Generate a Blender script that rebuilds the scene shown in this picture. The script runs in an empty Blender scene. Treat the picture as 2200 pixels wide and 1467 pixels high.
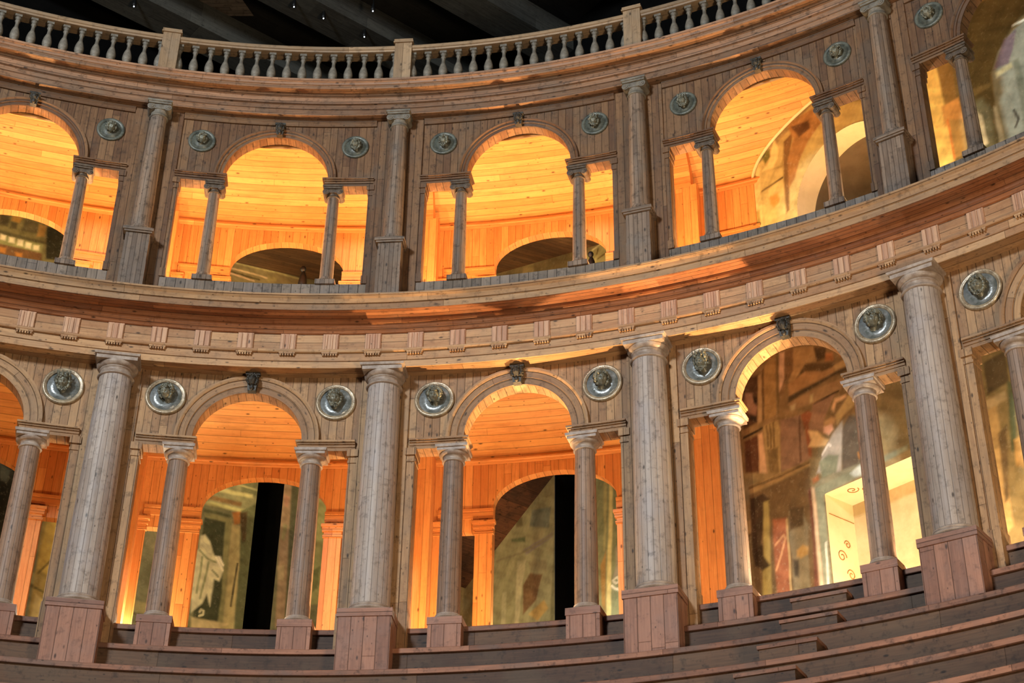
import bpy, bmesh, math, random
import numpy as np
from mathutils import Matrix, Vector
random.seed(7)
PI = math.pi
TH0, DTH = -0.175555, 0.270704          # angle of the first large column, angle of one bay
def th(u): return TH0 + u * DTH
def P(r, a, z): return Vector((r * math.sin(a), r * math.cos(a), z))
C = bpy.context.scene.collection
SC = bpy.context.scene

# ------------------------------------------------------------------ mesh builder
class MB:
    def __init__(self): self.v, self.f, self.uv, self.sm = [], [], [], []
    def face(self, pts, uvs, smooth=False):
        n = len(self.v); self.v += [tuple(p) for p in pts]
        self.f.append(list(range(n, n + len(pts)))); self.uv.append(list(uvs)); self.sm.append(smooth)
    def grid(self, rows, uvrows, smooth=True, close=False):
        n = len(self.v); m = len(rows[0])
        for r in rows: self.v += [tuple(p) for p in r]
        for i in range(len(rows) - 1):
            for j in range(m - 1):
                self.f.append([n + i*m + j, n + i*m + j + 1, n + (i+1)*m + j + 1, n + (i+1)*m + j])
                self.uv.append([uvrows[i][j], uvrows[i][j+1], uvrows[i+1][j+1], uvrows[i+1][j]])
                self.sm.append(smooth)
    # flat sided box in local x (tangent) y (outward) z, vertical boards
    def box(self, x0, x1, y0, y1, z0, z1, horiz=False, taper=0.0):
        t = taper
        p = [(x0,y0,z0),(x1,y0,z0),(x1,y1,z0),(x0,y1,z0),(x0-t,y0-t,z1),(x1+t,y0-t,z1),(x1+t,y1,z1),(x0-t,y1,z1)]
        def q(a,b,c,d,ua,ub,va,vb):
            uv = [(ua,va),(ub,va),(ub,vb),(ua,vb)]
            if horiz: uv = [(y,x) for x,y in uv]
            self.face([p[a],p[b],p[c],p[d]], uv)
        q(0,1,5,4, x0,x1,z0,z1); q(1,2,6,5, y0,y1,z0,z1); q(2,3,7,6, x0,x1,z0,z1); q(3,0,4,7, y0,y1,z0,z1)
        q(4,5,6,7, x0,x1,y0,y1); q(3,2,1,0, x0,x1,y0,y1)
    # curved block between two radii
    def cblock(self, r0, r1, a0, a1, z0, z1, n=1, horiz=False):
        As = [a0 + (a1-a0)*i/n for i in range(n+1)]
        def sw(f): return [(b,a) for a,b in f] if horiz else f
        for i in range(n):
            a, b = As[i], As[i+1]; s0, s1 = a*r0, b*r0
            self.face([P(r0,a,z0),P(r0,b,z0),P(r0,b,z1),P(r0,a,z1)], sw([(s0,z0),(s1,z0),(s1,z1),(s0,z1)]))
            self.face([P(r1,b,z0),P(r1,a,z0),P(r1,a,z1),P(r1,b,z1)], sw([(s1,z0),(s0,z0),(s0,z1),(s1,z1)]))
            self.face([P(r0,a,z1),P(r0,b,z1),P(r1,b,z1),P(r1,a,z1)], [(s0,r0),(s1,r0),(s1,r1),(s0,r1)])
            self.face([P(r0,b,z0),P(r0,a,z0),P(r1,a,z0),P(r1,b,z0)], [(s1,r0),(s0,r0),(s0,r1),(s1,r1)])
        for a, fl in ((a0, 1), (a1, 0)):
            pts = [P(r0,a,z0),P(r1,a,z0),P(r1,a,z1),P(r0,a,z1)]; uv = sw([(r0,z0),(r1,z0),(r1,z1),(r0,z1)])
            if fl: pts, uv = pts[::-1], uv[::-1]
            self.face(pts, uv)
    # profile of (r,z) swept around the hall
    def sweep(self, prof, a0, a1, n, closed=False, caps=False):
        R = prof[0][0]; d = 0
        if closed: prof = prof + [prof[0]]
        for k in range(len(prof) - 1):
            (ra,za),(rb,zb) = prof[k], prof[k+1]; L = math.hypot(rb-ra, zb-za)
            for i in range(n):
                a, b = a0+(a1-a0)*i/n, a0+(a1-a0)*(i+1)/n
                self.face([P(ra,a,za),P(ra,b,za),P(rb,b,zb),P(rb,a,zb)], [(d,a*R),(d,b*R),(d+L,b*R),(d+L,a*R)])
            d += L
        if caps:
            for a in (a0,a1): self.face([P(r,a,z) for r,z in prof[:-1]], [(r,z) for r,z in prof[:-1]])
    def lathe(self, prof, n=32, cx=0, cy=0, smooth=True, a0=0, a1=2*PI):
        rows, uvs = [], []; d = 0; R = max(p[0] for p in prof); last = prof[0]
        for (r,z) in prof:
            d += math.hypot(r-last[0], z-last[1]); last = (r,z)
            rows.append([(cx+r*math.cos(a0+(a1-a0)*i/n), cy+r*math.sin(a0+(a1-a0)*i/n), z) for i in range(n+1)])
            uvs.append([((a0+(a1-a0)*i/n)*R, d) for i in range(n+1)])
        self.grid(rows, uvs, smooth)
    def ball(self, c, rad, n=10, m=8, fn=None):
        rows, uvs = [], []
        if not hasattr(rad,'__len__'): rad = (rad,)*3
        for i in range(m+1):
            ph = -PI/2 + PI*i/m; row = []
            for j in range(n+1):
                t = 2*PI*j/n; d = Vector((math.cos(ph)*math.cos(t), math.cos(ph)*math.sin(t), math.sin(ph)))
                p = Vector((d.x*rad[0], d.y*rad[1], d.z*rad[2]))
                if fn: p = fn(d, p)
                row.append((c[0]+p.x, c[1]+p.y, c[2]+p.z))
            rows.append(row); uvs.append([(j/n*.5, i/m*.5) for j in range(n+1)])
        self.grid(rows, uvs, True)
    def tube(self, pts, rad, n=8):
        rows, uvs = [], []
        for i, p in enumerate(pts):
            p = Vector(p); q = Vector(pts[min(i+1, len(pts)-1)]) - Vector(pts[max(i-1,0)]); q.normalize()
            s = q.cross(Vector((0,0,1)));  s = s if s.length > .01 else Vector((1,0,0)); s.normalize(); t = s.cross(q)
            rr = rad[i] if hasattr(rad,'__len__') else rad
            rows.append([p + (s*math.cos(2*PI*j/n) + t*math.sin(2*PI*j/n))*rr for j in range(n+1)])
            uvs.append([(j/n*.2, i*.1) for j in range(n+1)])
        self.grid(rows, uvs, True)
    def build(self, name, mat, parent=None, kind=None, normals=True, clip=False):
        me = bpy.data.meshes.new(name); me.from_pydata(self.v, [], self.f); me.update()
        l = me.uv_layers.new(name='UVMap'); flat = []
        for u in self.uv:
            for a in u: flat += [a[0], a[1]]
        l.data.foreach_set('uv', flat)
        me.polygons.foreach_set('use_smooth', self.sm)
        bm = bmesh.new(); bm.from_mesh(me); bmesh.ops.remove_doubles(bm, verts=bm.verts, dist=1e-5)
        if clip:      # the galleries end where they meet the hall's side wall
            bmesh.ops.bisect_plane(bm, geom=bm.verts[:]+bm.edges[:]+bm.faces[:], plane_co=(12.22,9.6975,0), plane_no=(.78333,.62161,0), clear_outer=True)
            if not bm.faces: bm.free(); bpy.data.meshes.remove(me); return None
        if normals: bmesh.ops.recalc_face_normals(bm, faces=bm.faces)
        bm.to_mesh(me); bm.free()
        me.materials.append(mat)
        o = bpy.data.objects.new(name, me); C.objects.link(o)
        if parent: o.parent = parent
        if kind: o['kind'] = kind
        return o

def struct(mb, name, mat, label=None, parent=None, clip=False):
    o = mb.build(name, mat, parent, 'structure' if parent is None else None, True, clip)
    if label: o['label'] = label
    if parent is None: o['category'] = name.split('_')[0]
    return o
def thing(name, label, cat, a=None, r=0, z=0, group=None):
    o = bpy.data.objects.new(name, None); C.objects.link(o); o.empty_display_size = .2
    if a is not None: o.location = P(r, a, z); o.rotation_euler = (0, 0, -a)
    o['label'] = label; o['category'] = cat; o['kind'] = 'thing'
    if group: o['group'] = group
    return o
def copy_tree(o, a, r, z, label, parent=None):
    c = o.copy(); C.objects.link(c)
    c.location = P(r, a, z); c.rotation_euler = (0, 0, -a); c['label'] = label
    for ch in o.children:
        d = ch.copy(); C.objects.link(d); d.parent = c
        for g in ch.children:
            e = g.copy(); C.objects.link(e); e.parent = d
    return c
ORD = 'first second third fourth fifth sixth seventh eighth ninth tenth eleventh twelfth thirteenth fourteenth fifteenth'.split()

# ------------------------------------------------------------------ materials
def lin(c):
    return tuple(((x/255)/12.92 if x/255 <= .04045 else ((x/255+.055)/1.055)**2.4) for x in c) + (1,)
class NT:
    def __init__(self, name):
        self.m = bpy.data.materials.new(name); self.m.use_nodes = True
        self.t = self.m.node_tree; self.n = self.t.nodes; self.b = self.n['Principled BSDF']
    def new(self, typ, **kw):
        o = self.n.new(typ)
        for k, v in kw.items(): setattr(o, k, v)
        return o
    def put(self, sock, val):
        if isinstance(val, bpy.types.NodeSocket): self.t.links.new(val, sock)
        elif val is not None: sock.default_value = val
    def math(self, op, a, b=None, c=None, clamp=False):
        o = self.new('ShaderNodeMath', operation=op, use_clamp=clamp)
        for i, x in enumerate((a, b, c)): self.put(o.inputs[i], x)
        return o.outputs[0]
    def comb(self, x, y, z=0.0):
        o = self.new('ShaderNodeCombineXYZ')
        for i, q in enumerate((x, y, z)): self.put(o.inputs[i], q)
        return o.outputs[0]
    def mix(self, f, a, b, typ='MIX'):
        o = self.new('ShaderNodeMix', data_type='RGBA', blend_type=typ)
        self.put(o.inputs['Factor'], f); self.put(o.inputs[6], a); self.put(o.inputs[7], b)
        return o.outputs[2]
    def noise(self, vec, scale, detail=3, rough=.55, dist=0):
        o = self.new('ShaderNodeTexNoise'); self.put(o.inputs['Vector'], vec)
        o.inputs['Scale'].default_value = scale; o.inputs['Detail'].default_value = detail
        o.inputs['Roughness'].default_value = rough; o.inputs['Distortion'].default_value = dist
        return o.outputs['Fac']
    def step(self, x, lo, hi):
        o = self.new('ShaderNodeMapRange', interpolation_type='SMOOTHSTEP'); self.put(o.inputs['Value'], x)
        o.inputs['From Min'].default_value = lo; o.inputs['From Max'].default_value = hi
        return o.outputs['Result']

def wood(name, light, dark, plank=.11, knots=.5, rough=.55, weather=.35, grey=(120,112,104), joint=.7, length=4.6, spec=.3):
    """boards: U of the UV map runs across the boards, V along the grain, both in metres"""
    k = NT(name)
    uv = k.new('ShaderNodeUVMap', uv_map='UVMap').outputs[0]
    sp = k.new('ShaderNodeSeparateXYZ'); k.put(sp.inputs[0], uv); U, V = sp.outputs[0], sp.outputs[1]
    oi = k.new('ShaderNodeObjectInfo').outputs['Random']
    geo = k.new('ShaderNodeNewGeometry').outputs['Position']
    x = k.math('DIVIDE', U, plank); idn = k.math('FLOOR', x); fr = k.math('FRACT', x)
    wn = k.new('ShaderNodeTexWhiteNoise', noise_dimensions='2D'); k.put(wn.inputs['Vector'], k.comb(idn, oi)); rnd = wn.outputs['Value']
    vo = k.math('MULTIPLY_ADD', rnd, 17.3, V)
    y = k.math('DIVIDE', vo, length); fy = k.math('FRACT', y)
    wn2 = k.new('ShaderNodeTexWhiteNoise', noise_dimensions='3D'); k.put(wn2.inputs['Vector'], k.comb(idn, k.math('FLOOR', y), oi)); rnd2 = wn2.outputs['Value']
    grain = k.noise(k.comb(k.math('MULTIPLY', U, 42.0), k.math('MULTIPLY', vo, 2.2), rnd), 1.0, 4, .6, .4)
    soft = k.noise(k.comb(k.math('MULTIPLY', U, 7.0), k.math('MULTIPLY', vo, 1.1), rnd), 1.0, 3, .6)
    t = k.math('ADD', k.math('MULTIPLY', grain, .68), k.math('MULTIPLY', rnd2, .32))
    col = k.mix(k.step(t, .25, .8), lin(dark), lin(light))
    col = k.mix(k.math('MULTIPLY', k.step(soft, .52, .78), .45), col, lin(tuple(c*.72 for c in dark)))
    # weathering in space
    wz = k.step(k.noise(geo, 1.7, 3, .62), .42, .72)
    col = k.mix(k.math('MULTIPLY', wz, weather), col, lin(grey))
    st = k.step(k.noise(geo, .55, 3, .5), .5, .75)
    col = k.mix(k.math('MULTIPLY', st, weather*.6), col, lin(tuple(c*.62 for c in dark)))
    # knots
    vor = k.new('ShaderNodeTexVoronoi', voronoi_dimensions='3D', feature='F1')
    k.put(vor.inputs['Vector'], k.comb(k.math('DIVIDE', U, .13), k.math('DIVIDE', vo, .30), k.math('MULTIPLY', idn, 3.1))); vor.inputs['Scale'].default_value = 1
    vd = vor.outputs['Distance']
    kn = k.math('SUBTRACT', 1.0, k.step(vd, .05, .17))
    sepc = k.new('ShaderNodeSeparateColor'); k.put(sepc.inputs[0], vor.outputs['Color'])
    kn = k.math('MULTIPLY', kn, k.math('GREATER_THAN', sepc.outputs[0], 1-knots))
    col = k.mix(k.math('MULTIPLY', kn, .85), col, lin(tuple(c*.33 for c in dark)))
    vo2 = k.new('ShaderNodeTexVoronoi', voronoi_dimensions='3D', feature='F1')
    k.put(vo2.inputs['Vector'], k.comb(k.math('DIVIDE', U, .07), k.math('DIVIDE', vo, .13), k.math('MULTIPLY', idn, 1.7))); vo2.inputs['Scale'].default_value = 1
    sp2 = k.new('ShaderNodeSeparateColor'); k.put(sp2.inputs[0], vo2.outputs['Color'])
    sk = k.math('MULTIPLY', k.math('SUBTRACT', 1.0, k.step(vo2.outputs['Distance'], .06, .17)), k.math('GREATER_THAN', sp2.outputs[0], 1-knots*.55))
    col = k.mix(k.math('MULTIPLY', sk, .75), col, lin(tuple(c*.35 for c in dark)))
    mot = k.noise(geo, 9.0, 3, .7)
    col = k.mix(k.math('MULTIPLY', k.step(mot, .50, .74), weather*1.25), col, lin(tuple(c*.5 for c in dark)))
    # joints
    ed = k.math('ABSOLUTE', k.math('SUBTRACT', fr, .5)); gw = min(.1, .004/plank)
    jm = k.step(ed, .5-gw*1.8, .5-gw*.4)
    ey = k.math('ABSOLUTE', k.math('SUBTRACT', fy, .5)); jm2 = k.step(ey, .5-.006/length, .5-.001/length)
    jm = k.math('MAXIMUM', jm, k.math('MULTIPLY', jm2, .8))
    col = k.mix(k.math('MULTIPLY', jm, joint), col, lin(tuple(c*.2 for c in dark)))
    k.put(k.b.inputs['Base Color'], col)
    k.b.inputs['Roughness'].default_value = rough; k.b.inputs['Specular IOR Level'].default_value = spec
    bp = k.new('ShaderNodeBump'); bp.inputs['Strength'].default_value = .5; bp.inputs['Distance'].default_value = .006
    h = k.math('SUBTRACT', k.math('MULTIPLY', grain, .35), k.math('MULTIPLY', jm, 1.0)); k.put(bp.inputs['Height'], h)
    k.put(k.b.inputs['Normal'], bp.outputs[0])
    return k.m

def stone(name, a, b, scale=6, rough=.6, metal=0, spec=.4, bump=.3, spot=.5):
    k = NT(name); co = k.new('ShaderNodeTexCoord').outputs['Object']
    n = k.noise(co, scale, 5, .65); n2 = k.noise(co, scale*6, 3, .6)
    col = k.mix(k.step(n, .32, .68), lin(a), lin(b)); col = k.mix(k.math('MULTIPLY', k.step(n2, .5, .75), spot), col, lin(tuple(c*.5 for c in a)))
    k.put(k.b.inputs['Base Color'], col); k.b.inputs['Roughness'].default_value = rough; k.b.inputs['Metallic'].default_value = metal
    k.b.inputs['Specular IOR Level'].default_value = spec
    bp = k.new('ShaderNodeBump'); bp.inputs['Strength'].default_value = bump; bp.inputs['Distance'].default_value = .01
    k.put(bp.inputs['Height'], n2); k.put(k.b.inputs['Normal'], bp.outputs[0])
    return k.m

def painted(name, rough=.75):
    """fresco: the painting is in the colour attribute, plaster stains on top"""
    k = NT(name); at = k.new('ShaderNodeAttribute', attribute_name='Paint').outputs['Color']
    geo = k.new('ShaderNodeNewGeometry').outputs['Position']
    n = k.noise(geo, 3.5, 6, .7, .6); n2 = k.noise(geo, 14, 4, .7)
    col = k.mix(k.math('MULTIPLY', k.step(n, .45, .72), .35), at, k.mix(1.0, at, (.42,.40,.34,1), 'MULTIPLY'))
    col = k.mix(k.math('MULTIPLY', k.step(n2, .52, .75), .35), col, k.mix(.45, at, (.55,.52,.36,1)))
    k.put(k.b.inputs['Base Color'], col); k.b.inputs['Roughness'].default_value = rough; k.b.inputs['Specular IOR Level'].default_value = .15
    return k.m

M = {}
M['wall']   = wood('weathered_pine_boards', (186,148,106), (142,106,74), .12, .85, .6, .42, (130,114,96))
M['wall_up']= wood('dimmed_pine_boards', (136,102,70), (96,66,44), .12, .6, .6, .45, (92,84,74))  # darker tone stands in for hall light weakening on the upper storey
M['sill']   = wood('grey_sill_boards', (150,134,118), (104,92,80), .15, .4, .65, .5, (124,118,116), .85, 3.0)
M['ent']    = wood('pale_pine_boards', (204,162,116), (158,114,76), .14, .85, .55, .3, (148,128,106))
M['corn']   = wood('warm_lit_pine_moulding', (190,128,86), (134,82,52), .09, .8, .5, .3, (126,108,92))  # red tone puts warm light from below into the cornice underside
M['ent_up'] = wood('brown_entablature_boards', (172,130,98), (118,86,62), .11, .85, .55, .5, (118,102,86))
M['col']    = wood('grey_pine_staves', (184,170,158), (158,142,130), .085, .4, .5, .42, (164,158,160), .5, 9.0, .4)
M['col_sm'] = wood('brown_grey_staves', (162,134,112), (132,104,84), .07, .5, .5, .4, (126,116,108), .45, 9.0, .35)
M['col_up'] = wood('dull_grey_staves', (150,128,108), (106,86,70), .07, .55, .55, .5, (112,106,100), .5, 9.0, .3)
M['ped']    = wood('reddish_pedestal_boards', (172,124,100), (130,90,72), .18, .5, .55, .3, (132,114,108))
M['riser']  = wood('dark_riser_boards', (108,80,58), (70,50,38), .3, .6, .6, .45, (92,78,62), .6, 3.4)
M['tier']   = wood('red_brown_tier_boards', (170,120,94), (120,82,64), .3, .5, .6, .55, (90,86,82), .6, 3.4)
M['tri']    = wood('pinkish_triglyph_boards', (212,170,134), (178,132,102), .08, .25, .5, .15, (176,150,130), .4)
M['in']     = wood('orange_pine_boards', (218,150,84), (186,114,58), .13, .5, .55, .1, (176,116,66), .5)
M['vault']  = wood('orange_pine_ceiling', (232,176,104), (206,142,78), .12, .6, .55, .1, (186,126,76), .5, 4.2)
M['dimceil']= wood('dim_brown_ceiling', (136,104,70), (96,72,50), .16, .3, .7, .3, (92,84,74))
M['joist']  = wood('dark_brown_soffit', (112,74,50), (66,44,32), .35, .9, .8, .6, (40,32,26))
M['cap']    = stone('grey_wood_capital', (176,160,146), (140,122,108), 8, .45, 0, .4, .2, .25)
M['bal']    = stone('grey_baluster', (134,126,112), (98,92,82), 9, .6)
M['rail']   = wood('tan_rail_boards', (180,150,116), (138,112,84), .3, .2, .55, .4, (140,126,108), .4)
M['ring']   = stone('gilt_grey_ring', (192,174,144), (128,110,88), 10, .28, .25, .6)
M['disc']   = stone('blue_grey_glazed_disc', (140,144,144), (92,98,94), 7, .2, .1, .6)
M['bust']   = stone('dark_bronze_bust', (136,134,116), (78,78,66), 12, .36, .1, .6)
M['disc_up']= stone('grey_green_disc', (110,112,100), (66,68,60), 8, .4, .1, .5)
M['mask']   = stone('black_bronze_mask', (72,68,60), (34,32,28), 14, .5, .1, .5)
M['capd']   = stone('dark_brown_capital', (104,88,70), (62,50,40), 14, .55, 0, .4)
M['iron']   = stone('black_iron', (12,12,12), (7,7,7), 8, .5)
M['cream']  = stone('cream_plaster', (236,216,172), (226,204,156), 1.6, .8, 0, .1, .1, .06)
M['tan']    = stone('tan_plaster', (206,182,138), (178,156,112), 1.2, .8, 0, .1, .1, .06)
M['ochre']  = stone('ochre_paint', (176,120,60), (140,90,44), 4, .8, 0, .1)
k = NT('lit_bulb'); k.b.inputs['Emission Color'].default_value = (.85,.92,1,1); k.b.inputs['Emission Strength'].default_value = 3; M['bulb'] = k.m
M['niche']  = stone('dull_brown_plaster', (112,98,76), (92,80,60), 1.2, .85, 0, .1, .1, .1)
M['dark']   = stone('unlit_black', (14,13,12), (8,8,8), 2, .9, 0, .05)  # near-black colour stands for unlit shade in passages and on the wall top
M['roof']   = wood('black_roof_boards', (40,38,34), (24,22,20), .3, .1, .8, .3, (50,50,48), .5)
M['beam']   = wood('grey_roof_beams', (86,84,76), (50,48,44), .4, .1, .8, .3, (80,82,78), .3)
M['paint']  = painted('fresco_paint')

# ------------------------------------------------------------------ front walls
U0, U1 = -1, 4                                   # bays built
def wall_cells(b, r, jamb, Ra, spring, zent, zfloor, n=28):
    """(a0, a1, zb0, zb1) of the solid wall above the opening of one bay"""
    ac = th(b+.5); half = DTH/2; A = lambda s: ac + s/r
    cells = [(ac-half, A(-jamb), zfloor, zfloor)]
    m = 5
    for i in range(m):
        cells.append((A(-jamb+(jamb-Ra)*i/m), A(-jamb+(jamb-Ra)*(i+1)/m), zent, zent))
    S = [-Ra*math.cos(PI*i/n) for i in range(n+1)]
    Z = [spring+math.sqrt(max(0, Ra*Ra-s*s)) for s in S]
    for i in range(n): cells.append((A(S[i]), A(S[i+1]), Z[i], Z[i+1]))
    for i in range(m):
        cells.append((A(Ra+(jamb-Ra)*i/m), A(Ra+(jamb-Ra)*(i+1)/m), zent, zent))
    cells.append((A(jamb), ac+half, zfloor, zfloor))
    return cells
def cells_mesh(mb, cells, r0, r1, zt):
    pz = None; arc = 0
    for (a,b,z0,z1) in cells:
        mb.face([P(r0,a,z0),P(r0,b,z1),P(r0,b,zt),P(r0,a,zt)], [(a*r0,z0),(b*r0,z1),(b*r0,zt),(a*r0,zt)])
        mb.face([P(r1,b,z1),P(r1,a,z0),P(r1,a,zt),P(r1,b,zt)], [(b*r0,z1),(a*r0,z0),(a*r0,zt),(b*r0,zt)])
        L = math.hypot((b-a)*r0, z1-z0)
        mb.face([P(r0,b,z1),P(r0,a,z0),P(r1,a,z0),P(r1,b,z1)], [(arc+L,r0),(arc,r0),(arc,r1),(arc+L,r1)]); arc += L
        if pz is not None and abs(pz-z0) > 1e-4:
            lo, hi = min(pz,z0), max(pz,z0)
            mb.face([P(r0,a,lo),P(r1,a,lo),P(r1,a,hi),P(r0,a,hi)], [(r0,lo),(r1,lo),(r1,hi),(r0,hi)])
        pz = z1

RL, RL2 = 15.05, 15.29          # lower wall faces
RU, RU2 = 14.85, 15.05          # upper wall faces
JB = 1.568
RaL, SPL, ZEL = .815, 10.72, 10.57
RaU, SPU, ZEU = .86, 15.45, 15.32
mb = MB()
for b in range(U0, U1): cells_mesh(mb, wall_cells(b, RL, JB, RaL, SPL, ZEL, 7.3), RL, RL2, 12.3)
wall_lo = struct(mb, 'wall_lower', M['wall'], 'vertical boarded lower arcade wall between the large columns')
mb = MB()
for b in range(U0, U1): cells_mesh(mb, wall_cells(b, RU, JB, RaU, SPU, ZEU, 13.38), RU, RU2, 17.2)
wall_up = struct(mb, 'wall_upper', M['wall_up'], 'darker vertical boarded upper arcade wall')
mb = MB(); mb.cblock(RU-.012, RU2, th(U0), th(U1), 12.6, 13.405, 140); mb.build('sill', M['sill'], wall_up)['label'] = 'grey sill of short vertical boards'
# flat strips behind the columns
for k in range(0, 4):
    mb = MB(); mb.cblock(RL-.035, RL+.02, th(k)-.092*DTH, th(k)+.092*DTH, 7.35, 11.83, 3); struct(mb, 'pilaster_strip', M['wall'], None, wall_lo)
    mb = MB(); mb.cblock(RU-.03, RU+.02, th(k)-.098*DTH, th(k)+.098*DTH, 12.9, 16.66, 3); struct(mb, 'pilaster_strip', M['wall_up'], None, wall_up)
# moulding along the top of the upper wall, between the strips
for b in range(-1, 4):
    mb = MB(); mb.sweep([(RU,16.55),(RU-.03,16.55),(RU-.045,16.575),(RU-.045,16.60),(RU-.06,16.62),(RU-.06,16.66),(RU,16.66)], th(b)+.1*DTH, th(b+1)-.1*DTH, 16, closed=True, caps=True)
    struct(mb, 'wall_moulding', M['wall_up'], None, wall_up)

# ------------------------------------------------------------------ entablatures
prof = [(15.06,11.83),(14.75,11.83),(14.75,11.94),(14.735,11.945),(14.735,12.07),(14.70,12.08),(14.69,12.10),(14.69,12.125),(14.75,12.14),(14.75,12.44)]
mb = MB(); mb.sweep(prof, th(U0), th(U1), 200)
ent_lo = struct(mb, 'trim_1', M['ent'], 'pale lower entablature with triglyph frieze and projecting cornice coloured as if warmly lit underneath')
prof = [(14.75,12.415),(14.72,12.425),(14.70,12.45),(14.65,12.49),(14.635,12.52),(14.60,12.53),(14.585,12.56),(14.58,12.60),(14.33,12.60),(14.33,12.59),(14.31,12.59)]
mb = MB(); mb.sweep(prof, th(U0), th(U1), 200); mb.build('bed_moulding', M['corn'], ent_lo)['label'] = 'cornice underside coloured as if lit warm from below'
prof = [(14.31,12.59),(14.31,12.69),(14.285,12.70),(14.28,12.715),(14.26,12.76),(14.225,12.795),(14.215,12.80),(14.215,12.83),(14.90,12.86)]
mb = MB(); mb.sweep(prof, th(U0), th(U1), 200); mb.build('cornice', M['wall'], ent_lo)
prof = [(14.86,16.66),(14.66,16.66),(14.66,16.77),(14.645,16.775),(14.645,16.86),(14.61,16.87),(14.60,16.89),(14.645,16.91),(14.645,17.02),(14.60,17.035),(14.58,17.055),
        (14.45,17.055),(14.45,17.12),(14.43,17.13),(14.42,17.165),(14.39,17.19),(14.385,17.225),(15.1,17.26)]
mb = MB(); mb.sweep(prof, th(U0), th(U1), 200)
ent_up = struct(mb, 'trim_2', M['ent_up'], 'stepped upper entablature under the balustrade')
# triglyphs with drops
tl = []
for k in range(-2, 24):
    a = TH0 + (-.027 + .1632*k)*DTH
    mb = MB(); w = .119/14.72
    mb.cblock(14.725, 14.76, a-w, a+w, 12.14, 12.415, 2)
    for q in (-.68, 0, .68): mb.cblock(14.71, 14.73, a+w*q-w*.24, a+w*q+w*.24, 12.14, 12.40, 1)
    t = mb.build('triglyph', M['tri'], ent_lo)
    mb = MB(); mb.cblock(14.69, 14.74, a-w*1.03, a+w*1.03, 12.052, 12.078, 2)
    for q in range(6):
        c = a + w*(-.83+q*.332); mb.cblock(14.695, 14.735, c-w*.1, c+w*.1, 12.02, 12.054, 1)
    mb.build('drops', M['ent'], t)

# ------------------------------------------------------------------ arches, imposts
LOB = {-1:'cut by the left edge', 0:'with the robed figure behind', 1:'with the slanting fresco behind', 2:'with the bright doorway behind', 3:'cut by the right edge'}
UPB = {-1:'cut by the left edge', 0:'with the small black floodlight', 1:'with the dim ceiling behind', 2:'with the tall niche', 3:'cut by the right edge'}
def archivolt(mb, b, r, Ra, steps, spring, n=40):
    """steps: list of (radius, projection)"""
    ac = th(b+.5); rings = []
    for (ra, pj) in steps:
        rings.append([P(r-pj, ac + (-ra*math.cos(PI*i/n))/r, spring + ra*math.sin(PI*i/n)) for i in range(n+1)])
    d = 0
    for q in range(len(rings)-1):
        w = math.hypot(steps[q+1][0]-steps[q][0], steps[q+1][1]-steps[q][1])
        uv0 = [(d, PI*Ra*i/n) for i in range(n+1)]; uv1 = [(d+w, PI*Ra*i/n) for i in range(n+1)]; d += w
        mb.grid([rings[q], rings[q+1]], [uv0, uv1], False)
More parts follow.
